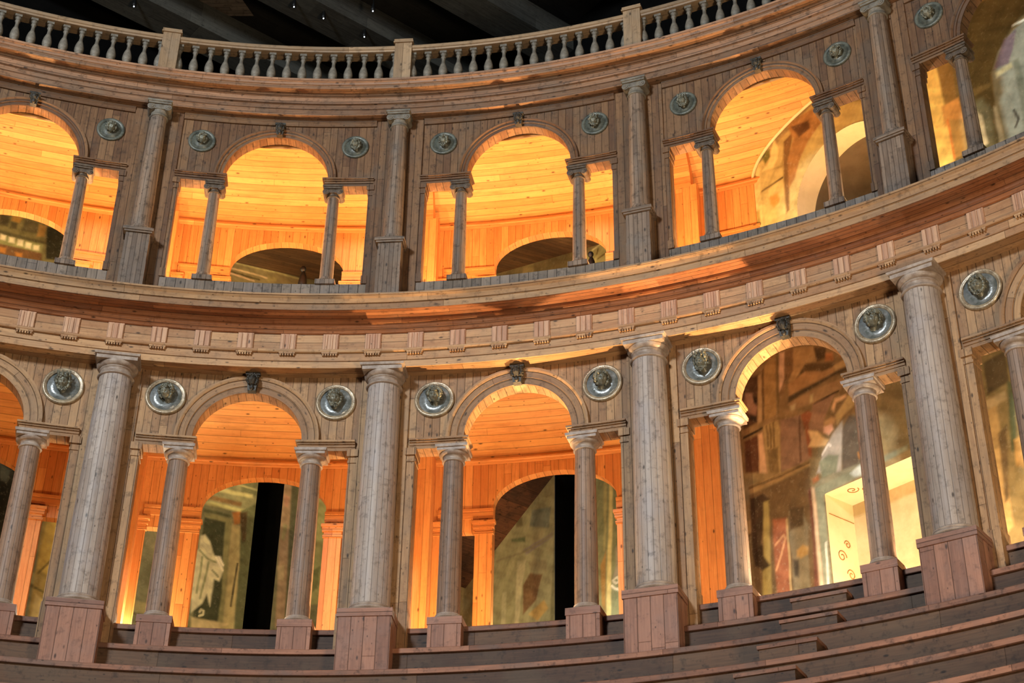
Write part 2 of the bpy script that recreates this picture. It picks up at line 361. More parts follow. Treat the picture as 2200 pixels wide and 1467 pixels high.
def head(mb, c, s, style, rnd, yaw=0, pitch=.3):
    """carved head looking to -y with a frame of hair; style: curls, crown, beard, wreath"""
    ry = Matrix.Rotation(yaw, 3, 'Z') @ Matrix.Rotation(pitch, 3, 'X')
    def T(v): v = ry @ Vector(v); return (c[0]+v.x*s, c[1]+v.y*s, c[2]+v.z*s)
    def fn(d, p):
        x, y, z = d; fr = max(0, -y)
        g = lambda cx, cz, w, h: math.exp(-((x-cx)/w)**2 - ((z-cz)/h)**2) * (fr**.5)
        q = .30*g(0,-.12,.12,.20) + .13*g(0,.24,.5,.09) - .22*g(.33,.08,.15,.10) - .22*g(-.33,.08,.15,.10) + .09*g(.33,.06,.06,.045) + .09*g(-.33,.06,.06,.045)
        q += .10*g(0,-.44,.22,.05) - .12*g(0,-.52,.22,.03) + .09*g(0,-.60,.18,.05) + .18*g(0,-.82,.25,.14) + .09*g(.45,-.22,.18,.2) + .09*g(-.45,-.22,.18,.2)
        nar = 1 - .20*max(0, -z)**1.5
        return (ry @ Vector((p.x*nar, p.y*nar - q*.9, p.z)))*s
    mb.ball(c, (.70,.78,.98), 40, 32, fn)
    mb.tube([T((0,.35,-.6)), T((0,.5,-.95)), T((0,.62,-1.15))], [.40*s,.42*s,.5*s], 12)
    for i in range(30):                            # hair framing the face
        t = -.55*PI/2 + (PI + .55*PI)*i/29; r1 = rnd.uniform(.13,.24)
        mb.ball(T((.80*math.cos(t), rnd.uniform(-.30,-.05), .06+.94*math.sin(t))), (r1*s, r1*s, r1*1.2*s), 8, 6)
    for i in range(56):
        t = rnd.uniform(-.2*PI, 1.2*PI); rr = rnd.uniform(.85,1.12)
        mb.ball(T((rr*.86*math.cos(t), rnd.uniform(0,.5), .08+rr*math.sin(t))), rnd.uniform(.15,.27)*s, 8, 6)
    for i in range(16):                            # locks on the brow
        mb.ball(T((rnd.uniform(-.5,.5), -.62+rnd.uniform(0,.15), .62+rnd.uniform(-.06,.2))), rnd.uniform(.11,.18)*s, 8, 6)
    if style in ('beard','crown'):
        for i in range(34):
            x = rnd.uniform(-.55,.55); mb.ball(T((x, -.62+abs(x)*.45-rnd.uniform(0,.12), -.66-rnd.uniform(0,.55)*(1-abs(x)))), rnd.uniform(.10,.17)*s, 8, 6)
    if style == 'crown':
        for i in range(9):
            t = 2*PI*i/9 + .35; x, y = math.cos(t)*.72, math.sin(t)*.62
            mb.tube([T((x,y,.85)), T((x*1.08,y*1.08,1.15)), T((x*1.2,y*1.2,1.5))], [.15*s,.12*s,.02*s], 6)
    if style == 'wreath':
        for i in range(16):
            t = PI*i/15; mb.ball(T((math.cos(t)*.95, -.2, .15+1.0*math.sin(t))), (.22*s,.12*s,.14*s), 8, 5)
def keystone(mb, w0, w1, h, dep, seed):
    z0, z1 = -h/2, h/2
    p = [(-w0,0,z0),(w0,0,z0),(w1,0,z1),(-w1,0,z1)]; q = [(x,-dep,z) for x,_,z in p]
    for f in ((q[0],q[1],q[2],q[3]),(p[1],p[0],p[3],p[2]),(p[0],p[1],q[1],q[0]),(p[2],p[3],q[3],q[2]),(p[0],q[0],q[3],p[3]),(p[1],p[2],q[2],q[1])):
        mb.face(f, [(0,0),(.1,0),(.1,.1),(0,.1)])
    mb.box(-w1*1.15, w1*1.15, -dep*1.25, 0, z1-.03, z1+.012)
    head(mb, (0,-dep*1.15,h*.08), h*.32, 'curls', random.Random(seed), 0, .15)
    mb.ball((0,-dep*1.1,z0+.045), (.035,.035,.045), 10, 8)
for b in range(-1, 4):
    t = thing('arch_moulding', 'moulded round wooden arch of the lower storey, %s' % LOB[b], 'arch', th(b+.5), RL, SPL)
    mb = MB(); archivolt(mb, b, RL, RaL, [(RaL,0),(RaL,.03),(RaL+.10,.035),(RaL+.105,.05),(RaL+.20,.055),(RaL+.205,.07),(RaL+.235,.085),(RaL+.265,.085),(RaL+.27,0)], SPL)
    o = mb.build('moulding_ring', M['wall'], t); o.matrix_parent_inverse = (Matrix.Translation(t.location) @ Matrix.Rotation(-th(b+.5),4,'Z')).inverted()
    if b < 3:
        mb = MB(); keystone(mb, .06, .095, .29, .11, 40+b); o = mb.build('keystone_mask', M['mask'], t); o['label'] = 'black carved face keystone'; o.location = (0, -.03, RaL+.125)
    t = thing('arch_moulding', 'narrow moulded wooden arch of the upper storey, %s' % UPB[b], 'arch', th(b+.5), RU, SPU)
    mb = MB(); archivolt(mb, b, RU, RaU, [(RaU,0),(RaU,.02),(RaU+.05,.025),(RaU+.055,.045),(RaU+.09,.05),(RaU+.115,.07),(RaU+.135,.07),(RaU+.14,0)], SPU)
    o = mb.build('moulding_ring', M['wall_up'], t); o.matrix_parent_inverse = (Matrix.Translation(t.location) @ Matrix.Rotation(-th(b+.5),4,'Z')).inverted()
    if b < 3:
        mb = MB(); keystone(mb, .05, .075, .22, .09, 60+b); o = mb.build('keystone_mask', M['mask'], t); o['label'] = 'small dark carved keystone'; o.location = (0, -.03, RaU+.09)
def impost(b, side, up):
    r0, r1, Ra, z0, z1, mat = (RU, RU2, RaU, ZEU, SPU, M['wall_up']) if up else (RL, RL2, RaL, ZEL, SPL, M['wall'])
    ac = th(b+.5); s0, s1 = (-(JB+.06), -Ra+.02) if side < 0 else (Ra-.02, JB+.06)
    h = z1-z0; mb = MB()
    for (f0, f1, pj) in ((-.02,.34,.02),(.34,.62,.035),(.62,.80,.06),(.80,1.0,.085)):
        e = pj*.7; a0 = ac + (s0 + (-e if side > 0 else 0))/r0; a1 = ac + (s1 + (e if side < 0 else 0))/r0
        mb.cblock(r0-pj, r1+pj*.5, a0, a1, z0+h*f0, z0+h*f1+.001, 4, True)
    o = mb.build('impost_entablature', mat)
    o['label'] = '%s short moulded beam on the %s of the %s arch %s' % ('dark' if up else 'pale', 'left' if side < 0 else 'right', 'upper' if up else 'lower', (UPB if up else LOB)[b])
    o['kind'] = 'thing'; o['category'] = 'beam'; o['group'] = 'short beams over the small columns'
SEEN_SM = [(-1,1),(0,-1),(0,1),(1,-1),(1,1),(2,-1),(2,1),(3,-1)]
for b, s in SEEN_SM: impost(b, s, False); impost(b, s, True)

# ------------------------------------------------------------------ columns
COLN = {0:'leftmost of four', 1:'second of four from left', 2:'third of four from left', 3:'rightmost of four'}
def torus_prof(r, z0, z1, bulge):
    return [(r,z0)] + [(r+bulge*math.sin(PI*i/8), z0+(z1-z0)*i/8) for i in range(9)] + [(r,z1)]
def giant_lower():
    t = thing('large_column', '', 'column', th(0), 14.88, 6.92, 'large lower columns'); Z = 6.92
    mb = MB(); mb.box(-.37,.37,-.37,.2,0,7.765-Z); pd = mb.build('pedestal', M['ped'], t); mb = MB(); mb.box(-.385,.385,-.385,.2,7.765-Z,7.88-Z, True); mb.build('pedestal_cap', M['ped'], pd)
    z = 7.88-Z
    mb = MB(); mb.box(-.335,.335,-.335,.15,z-.002,z+.022); mb.lathe([(.28,z+.02)]+torus_prof(.285,z+.022,z+.10,.05)+[(.30,z+.105),(.30,z+.125),(.276,z+.14)], 40); mb.build('base', M['cap'], t)
    s0, s1 = z+.14, 11.50-Z
    pr = []
    for i in range(13):
        f = i/12; pr.append((.278-.036*f**1.7, s0+(s1-s0)*f))
    mb = MB(); mb.lathe(pr, 48); mb.build('shaft', M['col'], t)
    a = 11.50-Z; pr = [(.242,a),(.265,a+.005),(.276,a+.020),(.265,a+.036),(.240,a+.040),(.236,a+.10),(.242,a+.118),(.256,a+.122),(.256,a+.136),(.248,a+.14)]
    pr += [(.246+.062*math.sin(PI/2*i/6), a+.14+.075*(1-math.cos(PI/2*i/6))) for i in range(7)] + [(.25,a+.216)]
    mb = MB(); mb.lathe(pr, 40); cp = mb.build('capital', M['cap'], t)
    mb = MB(); mb.box(-.30,.30,-.30,.2,a+.212,a+.275, True); mb.box(-.325,.325,-.325,.2,a+.275,a+.31, True, .012)
    mb.build('abacus', M['cap'], cp)
    return t
def small_lower():
    Z = 7.40; t = thing('small_column', '', 'column', th(0), 15.15, Z, 'small lower columns')
    mb = MB(); mb.box(-.235,.235,-.235,.2,0,7.775-Z); pd = mb.build('pedestal', M['ped'], t); mb = MB(); mb.box(-.245,.245,-.245,.2,7.775-Z,7.88-Z, True); mb.build('pedestal_cap', M['ped'], pd)
    z = 7.88-Z; mb = MB(); mb.box(-.21,.21,-.21,.2,z-.002,z+.015); mb.lathe([(.17,z+.012)]+torus_prof(.175,z+.015,z+.07,.035)+[(.182,z+.075),(.182,z+.09),(.168,z+.10)], 32); mb.build('base', M['cap'], t)
    s0, s1 = z+.10, 10.34-Z; mb = MB(); mb.lathe([(.168-.022*(i/10)**1.6, s0+(s1-s0)*i/10) for i in range(11)], 36); mb.build('shaft', M['col_sm'], t)
    a = s1; pr = [(.146,a),(.163,a+.003),(.172,a+.016),(.163,a+.03),(.15,a+.033),(.15,a+.075),(.16,a+.08)] + [(.165+.055*math.sin(PI/2*i/6), a+.09+.055*(1-math.cos(PI/2*i/6))) for i in range(7)] + [(.15,a+.147)]
    mb = MB(); mb.lathe(pr, 32); mb.box(-.215,.215,-.215,.2,a+.145,a+.19, True); mb.box(-.235,.235,-.235,.2,a+.19,a+.232, True, .008); mb.build('capital', M['cap'], t)
    return t
def scrolls(mb, w, y0, y1, z, r):
    for sx in (-1,1):
        n = 20
        for (rr, e) in ((r,0),(r*.66,.012),(r*.3,.022)):
            ring0 = [(sx*w+rr*math.cos(2*PI*i/n), y0-e, z+rr*math.sin(2*PI*i/n)) for i in range(n+1)]
            ring1 = [(x, y1+e, zz) for x,_,zz in ring0]; cen0 = [(sx*w, y0-e-.004, z)]*(n+1); cen1 = [(sx*w, y1+e+.004, z)]*(n+1)
            uv = [[(i*.02, q*.1) for i in range(n+1)] for q in range(4)]
            mb.grid([cen0, ring0, ring1, cen1], uv, False)
def giant_upper():
    Z = 12.85; t = thing('upper_large_column', '', 'column', th(0), 14.72, Z, 'large upper columns')
    mb = MB(); mb.box(-.19,.19,-.19,.1,0,.60); mb.box(-.185,.185,-.185,.1,.60,13.97-Z); mb.box(-.215,.215,-.215,.1,13.97-Z,14.0-Z, True); mb.box(-.235,.235,-.235,.1,14.0-Z,14.05-Z, True); mb.build('pedestal', M['col_up'], t)
    z = 14.05-Z; mb = MB(); mb.box(-.20,.20,-.20,.1,z-.002,z+.03); mb.lathe([(.165,z+.03)]+torus_prof(.165,z+.03,z+.09,.03)+[(.17,z+.095),(.17,z+.11),(.158,z+.12)], 32); mb.build('base', M['col_up'], t)
    s0, s1 = z+.12, 16.37-Z; mb = MB(); mb.lathe([(.158-.026*(i/10)**1.6, s0+(s1-s0)*i/10) for i in range(11)], 36); mb.build('shaft', M['col_up'], t)
    a = s1; mb = MB(); mb.lathe([(.13,a),(.148,a+.004),(.155,a+.016),(.146,a+.03),(.136,a+.033),(.136,a+.10),(.17,a+.16),(.17,a+.2)], 32)
    scrolls(mb, .135, -.16, .12, a+.16, .062); mb.box(-.15,.15,-.155,.1,a+.12,a+.22); mb.box(-.185,.185,-.185,.1,a+.21,a+.245, True); mb.box(-.20,.20,-.20,.1,a+.245,a+.285, True)
    mb.build('capital', M['bal'], t)
    return t
def small_upper():
    Z = 13.40; t = thing('upper_small_column', '', 'column', th(0), 14.95, Z, 'small upper columns')
    mb = MB(); mb.box(-.155,.155,-.15,.15,0,.085); mb.lathe([(.12,.085)]+torus_prof(.122,.085,.13,.024)+[(.126,.135),(.126,.15),(.108,.16)], 28); mb.build('base', M['col_up'], t)
    s0, s1 = .16, 15.12-Z; mb = MB(); mb.lathe([(.108-.018*(i/10)**1.5, s0+(s1-s0)*i/10) for i in range(11)], 28); mb.build('shaft', M['col_up'], t)
    a = s1; mb = MB(); mb.lathe([(.09,a),(.105,a+.004),(.109,a+.012),(.104,a+.024),(.094,a+.027),(.094,a+.06),(.12,a+.1)], 28)
    scrolls(mb, .112, -.13, .13, a+.088, .056); mb.box(-.11,.11,-.12,.12,a+.07,a+.14); mb.box(-.15,.15,-.145,.145,a+.14,a+.17, True); mb.box(-.165,.165,-.16,.16,a+.17,a+.205, True)
    mb.build('capital', M['capd'], t)['label'] = 'dark scrolled capital'
    return t
LB = {0:'left of the robed figure arch', 1:'between robed figure arch and slanting fresco arch', 2:'between slanting fresco arch and bright doorway arch', 3:'right of the bright doorway arch'}
UB = {0:'left of the floodlight arch', 1:'between floodlight arch and dim ceiling arch', 2:'between dim ceiling arch and niche arch', 3:'right of the tall niche arch'}
NTH = {0:'leftmost', 1:'second', 2:'third', 3:'rightmost'}
g = giant_lower(); g['label'] = 'large grey column on red pedestal ' + LB[0]
gu = giant_upper(); gu['label'] = 'slender upper column on narrow pedestal ' + UB[0]
for k in (1,2,3):
    copy_tree(g, th(k), 14.88, 6.92, 'large grey column on red pedestal ' + LB[k])
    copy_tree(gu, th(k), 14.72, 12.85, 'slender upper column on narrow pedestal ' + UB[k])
s = su = None
for b, sd in SEEN_SM:
    a = th(b+.5) + sd*.984/15.15; lab = 'small brown column at the %s of the lower arch %s' % ('left' if sd < 0 else 'right', LOB[b])
    if s is None: s = small_lower(); s.location = P(15.15,a,7.40); s.rotation_euler = (0,0,-a); s['label'] = lab
    else: copy_tree(s, a, 15.15, 7.40, lab)
    a = th(b+.5) + sd*.97/14.95; lab = 'small dark scrolled column at the %s of the upper arch %s' % ('left' if sd < 0 else 'right', UPB[b])
    if su is None: su = small_upper(); su.location = P(14.95,a,13.40); su.rotation_euler = (0,0,-a); su['label'] = lab
    else: copy_tree(su, a, 14.95, 13.40, lab)
# half pilasters at the jambs of the openings
for k in range(0, 4):
    for sd in (-1,1):
        a0 = th(k)+sd*.093*DTH; a1 = th(k)+sd*(.122*DTH); lo, hi = min(a0,a1), max(a0,a1); e = .012/15
        mb = MB(); mb.cblock(RL-.02, RL2, lo, hi, 8.0, 10.36, 1); mb.cblock(RL-.05, RL2+.02, lo-e, hi+e, 7.35, 7.88, 1); mb.cblock(RL-.04, RL2+.02, lo-e, hi+e, 7.88, 8.0, 1)
        mb.cblock(RL-.035, RL2+.01, lo-e, hi+e, 10.36, 10.40, 1); mb.cblock(RL-.03, RL2+.01, lo, hi, 10.40, 10.46, 1); mb.cblock(RL-.06, RL2+.03, lo-2*e, hi+2*e, 10.46, 10.575, 1)
        mb.build('jamb_pilaster', M['wall'], wall_lo)
        a0 = th(k)+sd*.098*DTH; a1 = th(k)+sd*(.116*DTH); lo, hi = min(a0,a1), max(a0,a1)
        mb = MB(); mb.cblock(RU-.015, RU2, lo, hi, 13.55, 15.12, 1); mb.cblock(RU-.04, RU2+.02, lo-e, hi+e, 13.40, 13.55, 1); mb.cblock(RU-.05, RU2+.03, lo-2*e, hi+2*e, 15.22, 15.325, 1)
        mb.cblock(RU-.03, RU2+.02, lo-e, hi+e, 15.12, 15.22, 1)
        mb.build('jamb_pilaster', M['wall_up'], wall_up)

# ------------------------------------------------------------------ medallions
STY = ['crown','curls','beard','wreath','curls','crown','wreath','beard']
def medallion(k, sd, up, idx):
    rnd = random.Random(100+idx+50*up); r = RU if up else RL; R = .225 if up else .305
    z = 16.13 if up else 11.39; a = th(k)+sd*(.184 if up else .185)*DTH
    side = 'left' if sd < 0 else 'right'
    pos = '%s of the %s %s column' % (side, NTH[k], 'slender upper' if up else 'large lower')
    t = thing('medallion', ('small grey round medallion' if up else 'large silvery round medallion') + ' with carved head just ' + pos, 'medallion', a, r, z, ('upper' if up else 'lower') + ' round medallions')
    def disc(prof, mat, name):       # lathe about -y
        mb = MB(); mb.lathe(prof, 48)
        mb.v = [(x, -zz, y) for x,y,zz in mb.v]; return mb.build(name, mat, t)
    if not up:
        disc([(R,0),(R,.03),(R-.012,.045),(R-.03,.05),(R-.04,.042),(R-.055,.042),(R-.065,.036),(R-.07,.01)], M['ring'], 'ring')
        disc([(R-.068,.0),(R-.068,.022),(R*.4,.004),(.0,.002)], M['disc'], 'disc')
        mb = MB(); sc = .118; head(mb, (rnd.uniform(-.01,.01), -.095, .035), sc, STY[idx], rnd, rnd.uniform(-.5,.5), .42)
        mb.build('bust', M['bust'], t)
    else:
        disc([(R,0),(R,.025),(R-.015,.038),(R-.035,.03),(R-.05,.03),(R-.06,.012)], M['disc_up'], 'ring')
        disc([(R-.058,0),(R-.058,.016),(0,.003)], M['disc_up'], 'disc')
        mb = MB(); head(mb, (rnd.uniform(-.01,.01), -.07, .012), .086, STY[(idx*3+1) % 8], rnd, rnd.uniform(-.5,.5), .42)
        mb.build('bust', M['bust'], t)
i = 0
for k in range(4):
    for sd in (-1,1): medallion(k, sd, 0, i); medallion(k, sd, 1, i); i += 1

# ------------------------------------------------------------------ balustrade
def baluster():
    t = thing('baluster', '', 'baluster', th(0), 14.73, 17.40, 'balusters of the top railing')
    mb = MB(); mb.box(-.06,.06,-.06,.06,0,.05)
    pr = [(.05,.05),(.055,.07),(.045,.085)] + [(.045+.033*math.sin(PI*(i/12)**.75), .085+.26*i/12) for i in range(13)]
    pr += [(.034,.36),(.03,.42),(.03,.47),(.042,.485),(.045,.5),(.034,.515),(.034,.53),(.05,.56),(.05,.575)]
    mb.lathe(pr, 20); mb.box(-.058,.058,-.058,.058,.572,.62)
    o = mb.build('baluster_body', M['bal'], t)
    return t
bal = None
SEC = {-1:'leftmost balustrade section', 0:'second balustrade section from left', 1:'third balustrade section from left', 2:'rightmost balustrade section'}
for b in range(-1, 3):
    rng = range(4, 15) if b == -1 else range(0, 15) if b < 2 else range(0, 10)
    for j in rng:
        u = b + .04 + j*.92/14; n = j if b >= 0 else j-4
        lab = '%s grey turned baluster from the left in the %s' % (ORD[n], SEC[b])
        if bal is None: bal = baluster(); bal['label'] = lab; bal.location = P(14.73,th(u),17.40); bal.rotation_euler = (0,0,-th(u))
        else: copy_tree(bal, th(u), 14.73, 17.40, lab)
    mb = MB(); mb.sweep([(14.63,18.02),(14.62,18.05),(14.60,18.06),(14.60,18.11),(14.62,18.14),(14.84,18.14),(14.86,18.11),(14.86,18.02)], th(b)+.03*DTH, th(b+1)-.03*DTH, 24, closed=True, caps=True)
    o = mb.build('handrail', M['rail']); o['label'] = 'tan wooden handrail over the ' + SEC[b]; o['kind'] = 'thing'; o['category'] = 'handrail'; o['group'] = 'handrails of the balustrade'
PN = {0:'left', 1:'middle', 2:'right'}
for k in range(0, 3):
    t = thing('balustrade_post', PN[k] + ' square tan post of the balustrade', 'post', th(k), 14.73, 17.24, 'balustrade posts')
    mb = MB(); mb.box(-.145,.145,-.145,.145,0,.93); mb.build('post_body', M['rail'], t)
    mb = MB(); mb.box(-.17,.17,-.17,.17,.93,.96, True); mb.box(-.16,.16,-.16,.16,.96,1.01, True); mb.build('post_cap', M['rail'], t)
mb = MB(); mb.sweep([(14.61,17.23),(14.61,17.40),(14.85,17.40),(14.85,17.23)], th(U0), th(U1), 120, closed=True)
mb.build('balustrade_plinth', M['corn'], ent_up)

# ------------------------------------------------------------------ seating tiers
TI = [(15.10,7.80),(14.78,7.40),(14.25,6.92),(13.65,6.38),(13.0,5.85),(12.4,5.34)]
TN = ['dark parapet step under the small columns','upper seating step that the small pedestals stand on','seating step that the large pedestals stand on','curved red brown seating step, third below the parapet','curved red brown seating step, fourth below the parapet','lowest curved red brown seating step in the lower right corner']
a0, a1 = th(-1), th(4)
for i, (r, z) in enumerate(TI):
    zb = TI[i+1][1]-.05 if i+1 < len(TI) else z-.7
    rb = TI[i-1][0]+.08 if i else 15.30
    t = thing('seating_tier', TN[i], 'seating step', group='curved seating steps')
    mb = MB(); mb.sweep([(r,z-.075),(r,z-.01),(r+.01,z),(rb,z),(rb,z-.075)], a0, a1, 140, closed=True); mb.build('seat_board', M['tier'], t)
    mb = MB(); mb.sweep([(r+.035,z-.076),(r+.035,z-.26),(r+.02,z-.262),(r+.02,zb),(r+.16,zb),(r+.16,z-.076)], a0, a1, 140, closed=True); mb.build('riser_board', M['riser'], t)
# aisle half steps
for i in range(0, 5):
    (ra, za), (rb_, zb_) = TI[i], TI[i+1]; run = ra-rb_; hw = .36
    uc = [2.535, 2.53, 2.50, 2.475, 2.45][i]
    t = thing('aisle_step', 'short wooden aisle half step, %s from the top, below the bright doorway arch' % ORD[i], 'step', th(uc), ra, zb_, 'aisle half steps')
    zt = (za-zb_)*.52
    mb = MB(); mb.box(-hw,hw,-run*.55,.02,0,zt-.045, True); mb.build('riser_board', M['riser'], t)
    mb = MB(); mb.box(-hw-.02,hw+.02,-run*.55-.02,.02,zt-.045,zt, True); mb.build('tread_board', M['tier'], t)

# ------------------------------------------------------------------ loggia interiors
def back_wall(name, r0, r1, zfl, zd, zband, zap, zt, mat, label):
    """back wall of a gallery with a wide flat arch and side doorways in each bay"""
    hw = .212*DTH*r0; pil = .29; door = .40*DTH*r0-.04; mb = MB()
    for b in range(U0, U1):
        ac = th(b+.5); A = lambda s: ac+s/r0; n = 22; sp = zband+.05
        cells = [(ac-DTH/2, A(-door), zfl, zfl), (A(-door), A(-hw-pil), zd, zd), (A(-hw-pil), A(-hw), zfl, zfl)]
        S = [-hw*math.cos(PI*i/n) for i in range(n+1)]; Z = [sp+(zap-sp)*math.sqrt(max(0,1-(q/hw)**2)) for q in S]
        for i in range(n): cells.append((A(S[i]),A(S[i+1]),Z[i],Z[i+1]))
        cells += [(A(hw),A(hw+pil),zfl,zfl),(A(hw+pil),A(door),zd,zd),(A(door),ac+DTH/2,zfl,zfl)]
        cells_mesh(mb, cells, r0, r1, zt)
    w = struct(mb, name, mat, label, None, True)
    for b in range(U0, U1):
        ac = th(b+.5)
        for sd in (-1,1):
            # pilaster capitals and band
            s0, s1 = sorted((sd*(hw-.01), sd*(door+.05))); mb = MB()
            mb.cblock(r0-.045, r0+.02, ac+s0/r0, ac+s1/r0, zband-.045, zband, 2, True); mb.cblock(r0-.025, r0+.02, ac+s0/r0, ac+s1/r0, zband-.17, zband-.045, 2, True)
            mb.build('string_course', M['in'], w, clip=True)
            for (c, ww) in ((sd*(hw+pil/2), pil/2), (sd*(door+.05), .07)):
                mb = MB()
                mb.cblock(r0-.035, r0+.02, ac+(c-ww)/r0, ac+(c+ww)/r0, zfl, zband-.46, 1)
                mb.cblock(r0-.06, r0+.02, ac+(c-ww-.02)/r0, ac+(c+ww+.02)/r0, zband-.46, zband-.42, 1, True)
                mb.cblock(r0-.045, r0+.02, ac+(c-ww)/r0, ac+(c+ww)/r0, zband-.42, zband-.36, 1, True)
                mb.cblock(r0-.07, r0+.02, ac+(c-ww-.03)/r0, ac+(c+ww+.03)/r0, zband-.36, zband-.28, 1, True)
                mb.cblock(r0-.09, r0+.02, ac+(c-ww-.05)/r0, ac+(c+ww+.05)/r0, zband-.28, zband-.23, 1, True)
                mb.build('pilaster', M['in'], w, clip=True)
    return w
RB_L, RB_U = 17.8, 17.4
bw_l = back_wall('wall_back_lower', RB_L, RB_L+.18, 7.3, 10.47, 10.85, 11.47, 12.0, M['in'], 'orange boarded back wall of the lower gallery with flat arches')
bw_u = back_wall('wall_back_upper', RB_U, RB_U+.18, 12.7, 14.96, 15.34, 15.97, 16.6, M['in'], 'bright orange boarded back wall of the upper gallery with flat arches')
def vault(name, ra, rb, zs, ht, label, uend=U1):
    c, a = (ra+rb)/2, (rb-ra)/2; n = 20
    pr = [(c+a*math.cos(PI*i/n), zs+ht*math.sin(PI*i/n)) for i in range(n+1)]
    mb = MB(); mb.sweep([(rb+.01,zs-.05)]+pr+[(ra-.01,zs-.05)], th(U0), th(uend), 120)
    v = struct(mb, name, M['vault'], label, None, True)
    mb = MB(); mb.sweep([(rb,zs-.08),(rb-.03,zs-.08),(rb-.04,zs-.04),(rb-.06,zs-.03),(rb-.06,zs),(rb-.02,zs+.02),(rb,zs+.02)], th(U0), th(U1), 120, closed=True)
    mb.build('vault_moulding', M['in'], v, clip=True)
    for k in range(0, 4 if uend > 3 else 3):                       # ribs over the piers
        mb = MB(); hw = .055*DTH
        out = [(c+(a-.02)*math.cos(PI*i/n), zs+(ht-.0)*math.sin(PI*i/n)) for i in range(n+1)]; inn = [(c+(a-.26)*math.cos(PI*i/n), zs-.02+(ht-.14)*math.sin(PI*i/n)) for i in range(n+1)]
        for i in range(n):
            (o1,z1),(o2,z2),(i1,y1),(i2,y2) = out[i],out[i+1],inn[i],inn[i+1]; A, B = th(k)-hw, th(k)+hw
            mb.face([P(i1,A,y1),P(i1,B,y1),P(i2,B,y2),P(i2,A,y2)], [(i*.16,0),(i*.16,.5),(i*.16+.16,.5),(i*.16+.16,0)])
            for q in (A,B): mb.face([P(o1,q,z1),P(i1,q,y1),P(i2,q,y2),P(o2,q,z2)], [(0,i*.16),(.2,i*.16),(.2,i*.16+.16),(0,i*.16+.16)])
        mb.build('vault_rib', M['in'], v, clip=True)
    return v
v_l = vault('ceiling_lower', RL2, RB_L, 11.74, .95, 'orange boarded vault over the lower gallery', 2.1)
v_u = vault('ceiling_upper', RU2, RB_U, 16.28, .95, 'bright orange boarded vault over the upper gallery')
for k in range(0, 4):
    mb = MB(); mb.cblock(RB_L-.4, RB_L+.02, th(k)-.085*DTH, th(k)+.085*DTH, 7.3, 11.76, 2); mb.build('pier', M['in'], bw_l, clip=True)
    mb = MB(); mb.cblock(RB_U-.26, RB_U+.02, th(k)-.075*DTH, th(k)+.075*DTH, 12.7, 16.3, 2); mb.build('pier', M['in'], bw_u, clip=True)
mb = MB(); mb.sweep([(15.0,7.35),(26,7.35)], th(-2.5), th(4.5), 60); struct(mb, 'floor_lower', M['in'], 'boarded floor of the lower gallery', None, True)
mb = MB(); mb.sweep([(14.9,12.93),(19,12.93),(19,12.75),(14.9,12.75)], th(U0), th(U1), 60, closed=True); struct(mb, 'floor_upper', M['in'], 'boarded floor of the upper gallery', None, True)

# ------------------------------------------------------------------ hall walls with frescoes
NV = Vector((.78333,.62161,0)); EV = Vector((-.62161,.78333,0))   # across the hall, towards its end
DS, DE = 15.6, 18.3
SO = NV*DS       # origin of the side wall, s runs along -EV (to the right in the picture)
def side_pt(s, z, d=0): return SO - EV*s + NV*d + Vector((0,0,z))
def end_pt(s, z, d=0): return EV*DE + NV*s + EV*d + Vector((0,0,z))
def fresco(name, fn, s0, s1, z0, z1, step, colour, label, holes=()):
    ns, nz = int((s1-s0)/step)+1, int((z1-z0)/step)+1
    S, Z = np.meshgrid(np.linspace(s0,s1,ns), np.linspace(z0,z1,nz)); col = colour(S, Z)
    o0 = np.array(fn(0,0)); ex = np.array(fn(1,0))-o0; V = o0[None]+S.ravel()[:,None]*ex[None]+Z.ravel()[:,None]*np.array([[0,0,1.]])
    I = np.arange(ns*nz).reshape(nz, ns); F = np.stack([I[:-1,:-1],I[:-1,1:],I[1:,1:],I[1:,:-1]],-1).reshape(-1,4)
    cs = (S[:-1,:-1]+S[1:,1:]).ravel()/2; cz = (Z[:-1,:-1]+Z[1:,1:]).ravel()/2
    keep = np.ones(len(F), bool)
    for h, _ in holes: keep &= ~h(cs, cz)
    F = F[keep]; used = np.zeros(ns*nz, bool); used[F.ravel()] = True; Sf, Zf = S.ravel().copy(), Z.ravel().copy()
    for h, sn in holes:
        m = h(Sf, Zf) & used; Sf[m], Zf[m] = sn(Sf[m], Zf[m])
    V = o0[None]+Sf[:,None]*ex[None]+Zf[:,None]*np.array([[0,0,1.]])
    me = bpy.data.meshes.new(name); me.vertices.add(len(V)); me.vertices.foreach_set('co', V.ravel())
    me.loops.add(len(F)*4); me.loops.foreach_set('vertex_index', F.ravel().astype(np.int32))
    me.polygons.add(len(F)); me.polygons.foreach_set('loop_start', np.arange(len(F))*4)
    me.update(calc_edges=True)
    at = me.attributes.new('Paint', 'FLOAT_COLOR', 'POINT'); rgba = np.concatenate([col.reshape(-1,3), np.ones((ns*nz,1))], 1).astype(np.float32)
    at.data.foreach_set('color', rgba.ravel())
    me.materials.append(M['paint']); o = bpy.data.objects.new(name, me); C.objects.link(o); o['kind'] = 'structure'; o['label'] = label; o['category'] = 'wall'
    return o
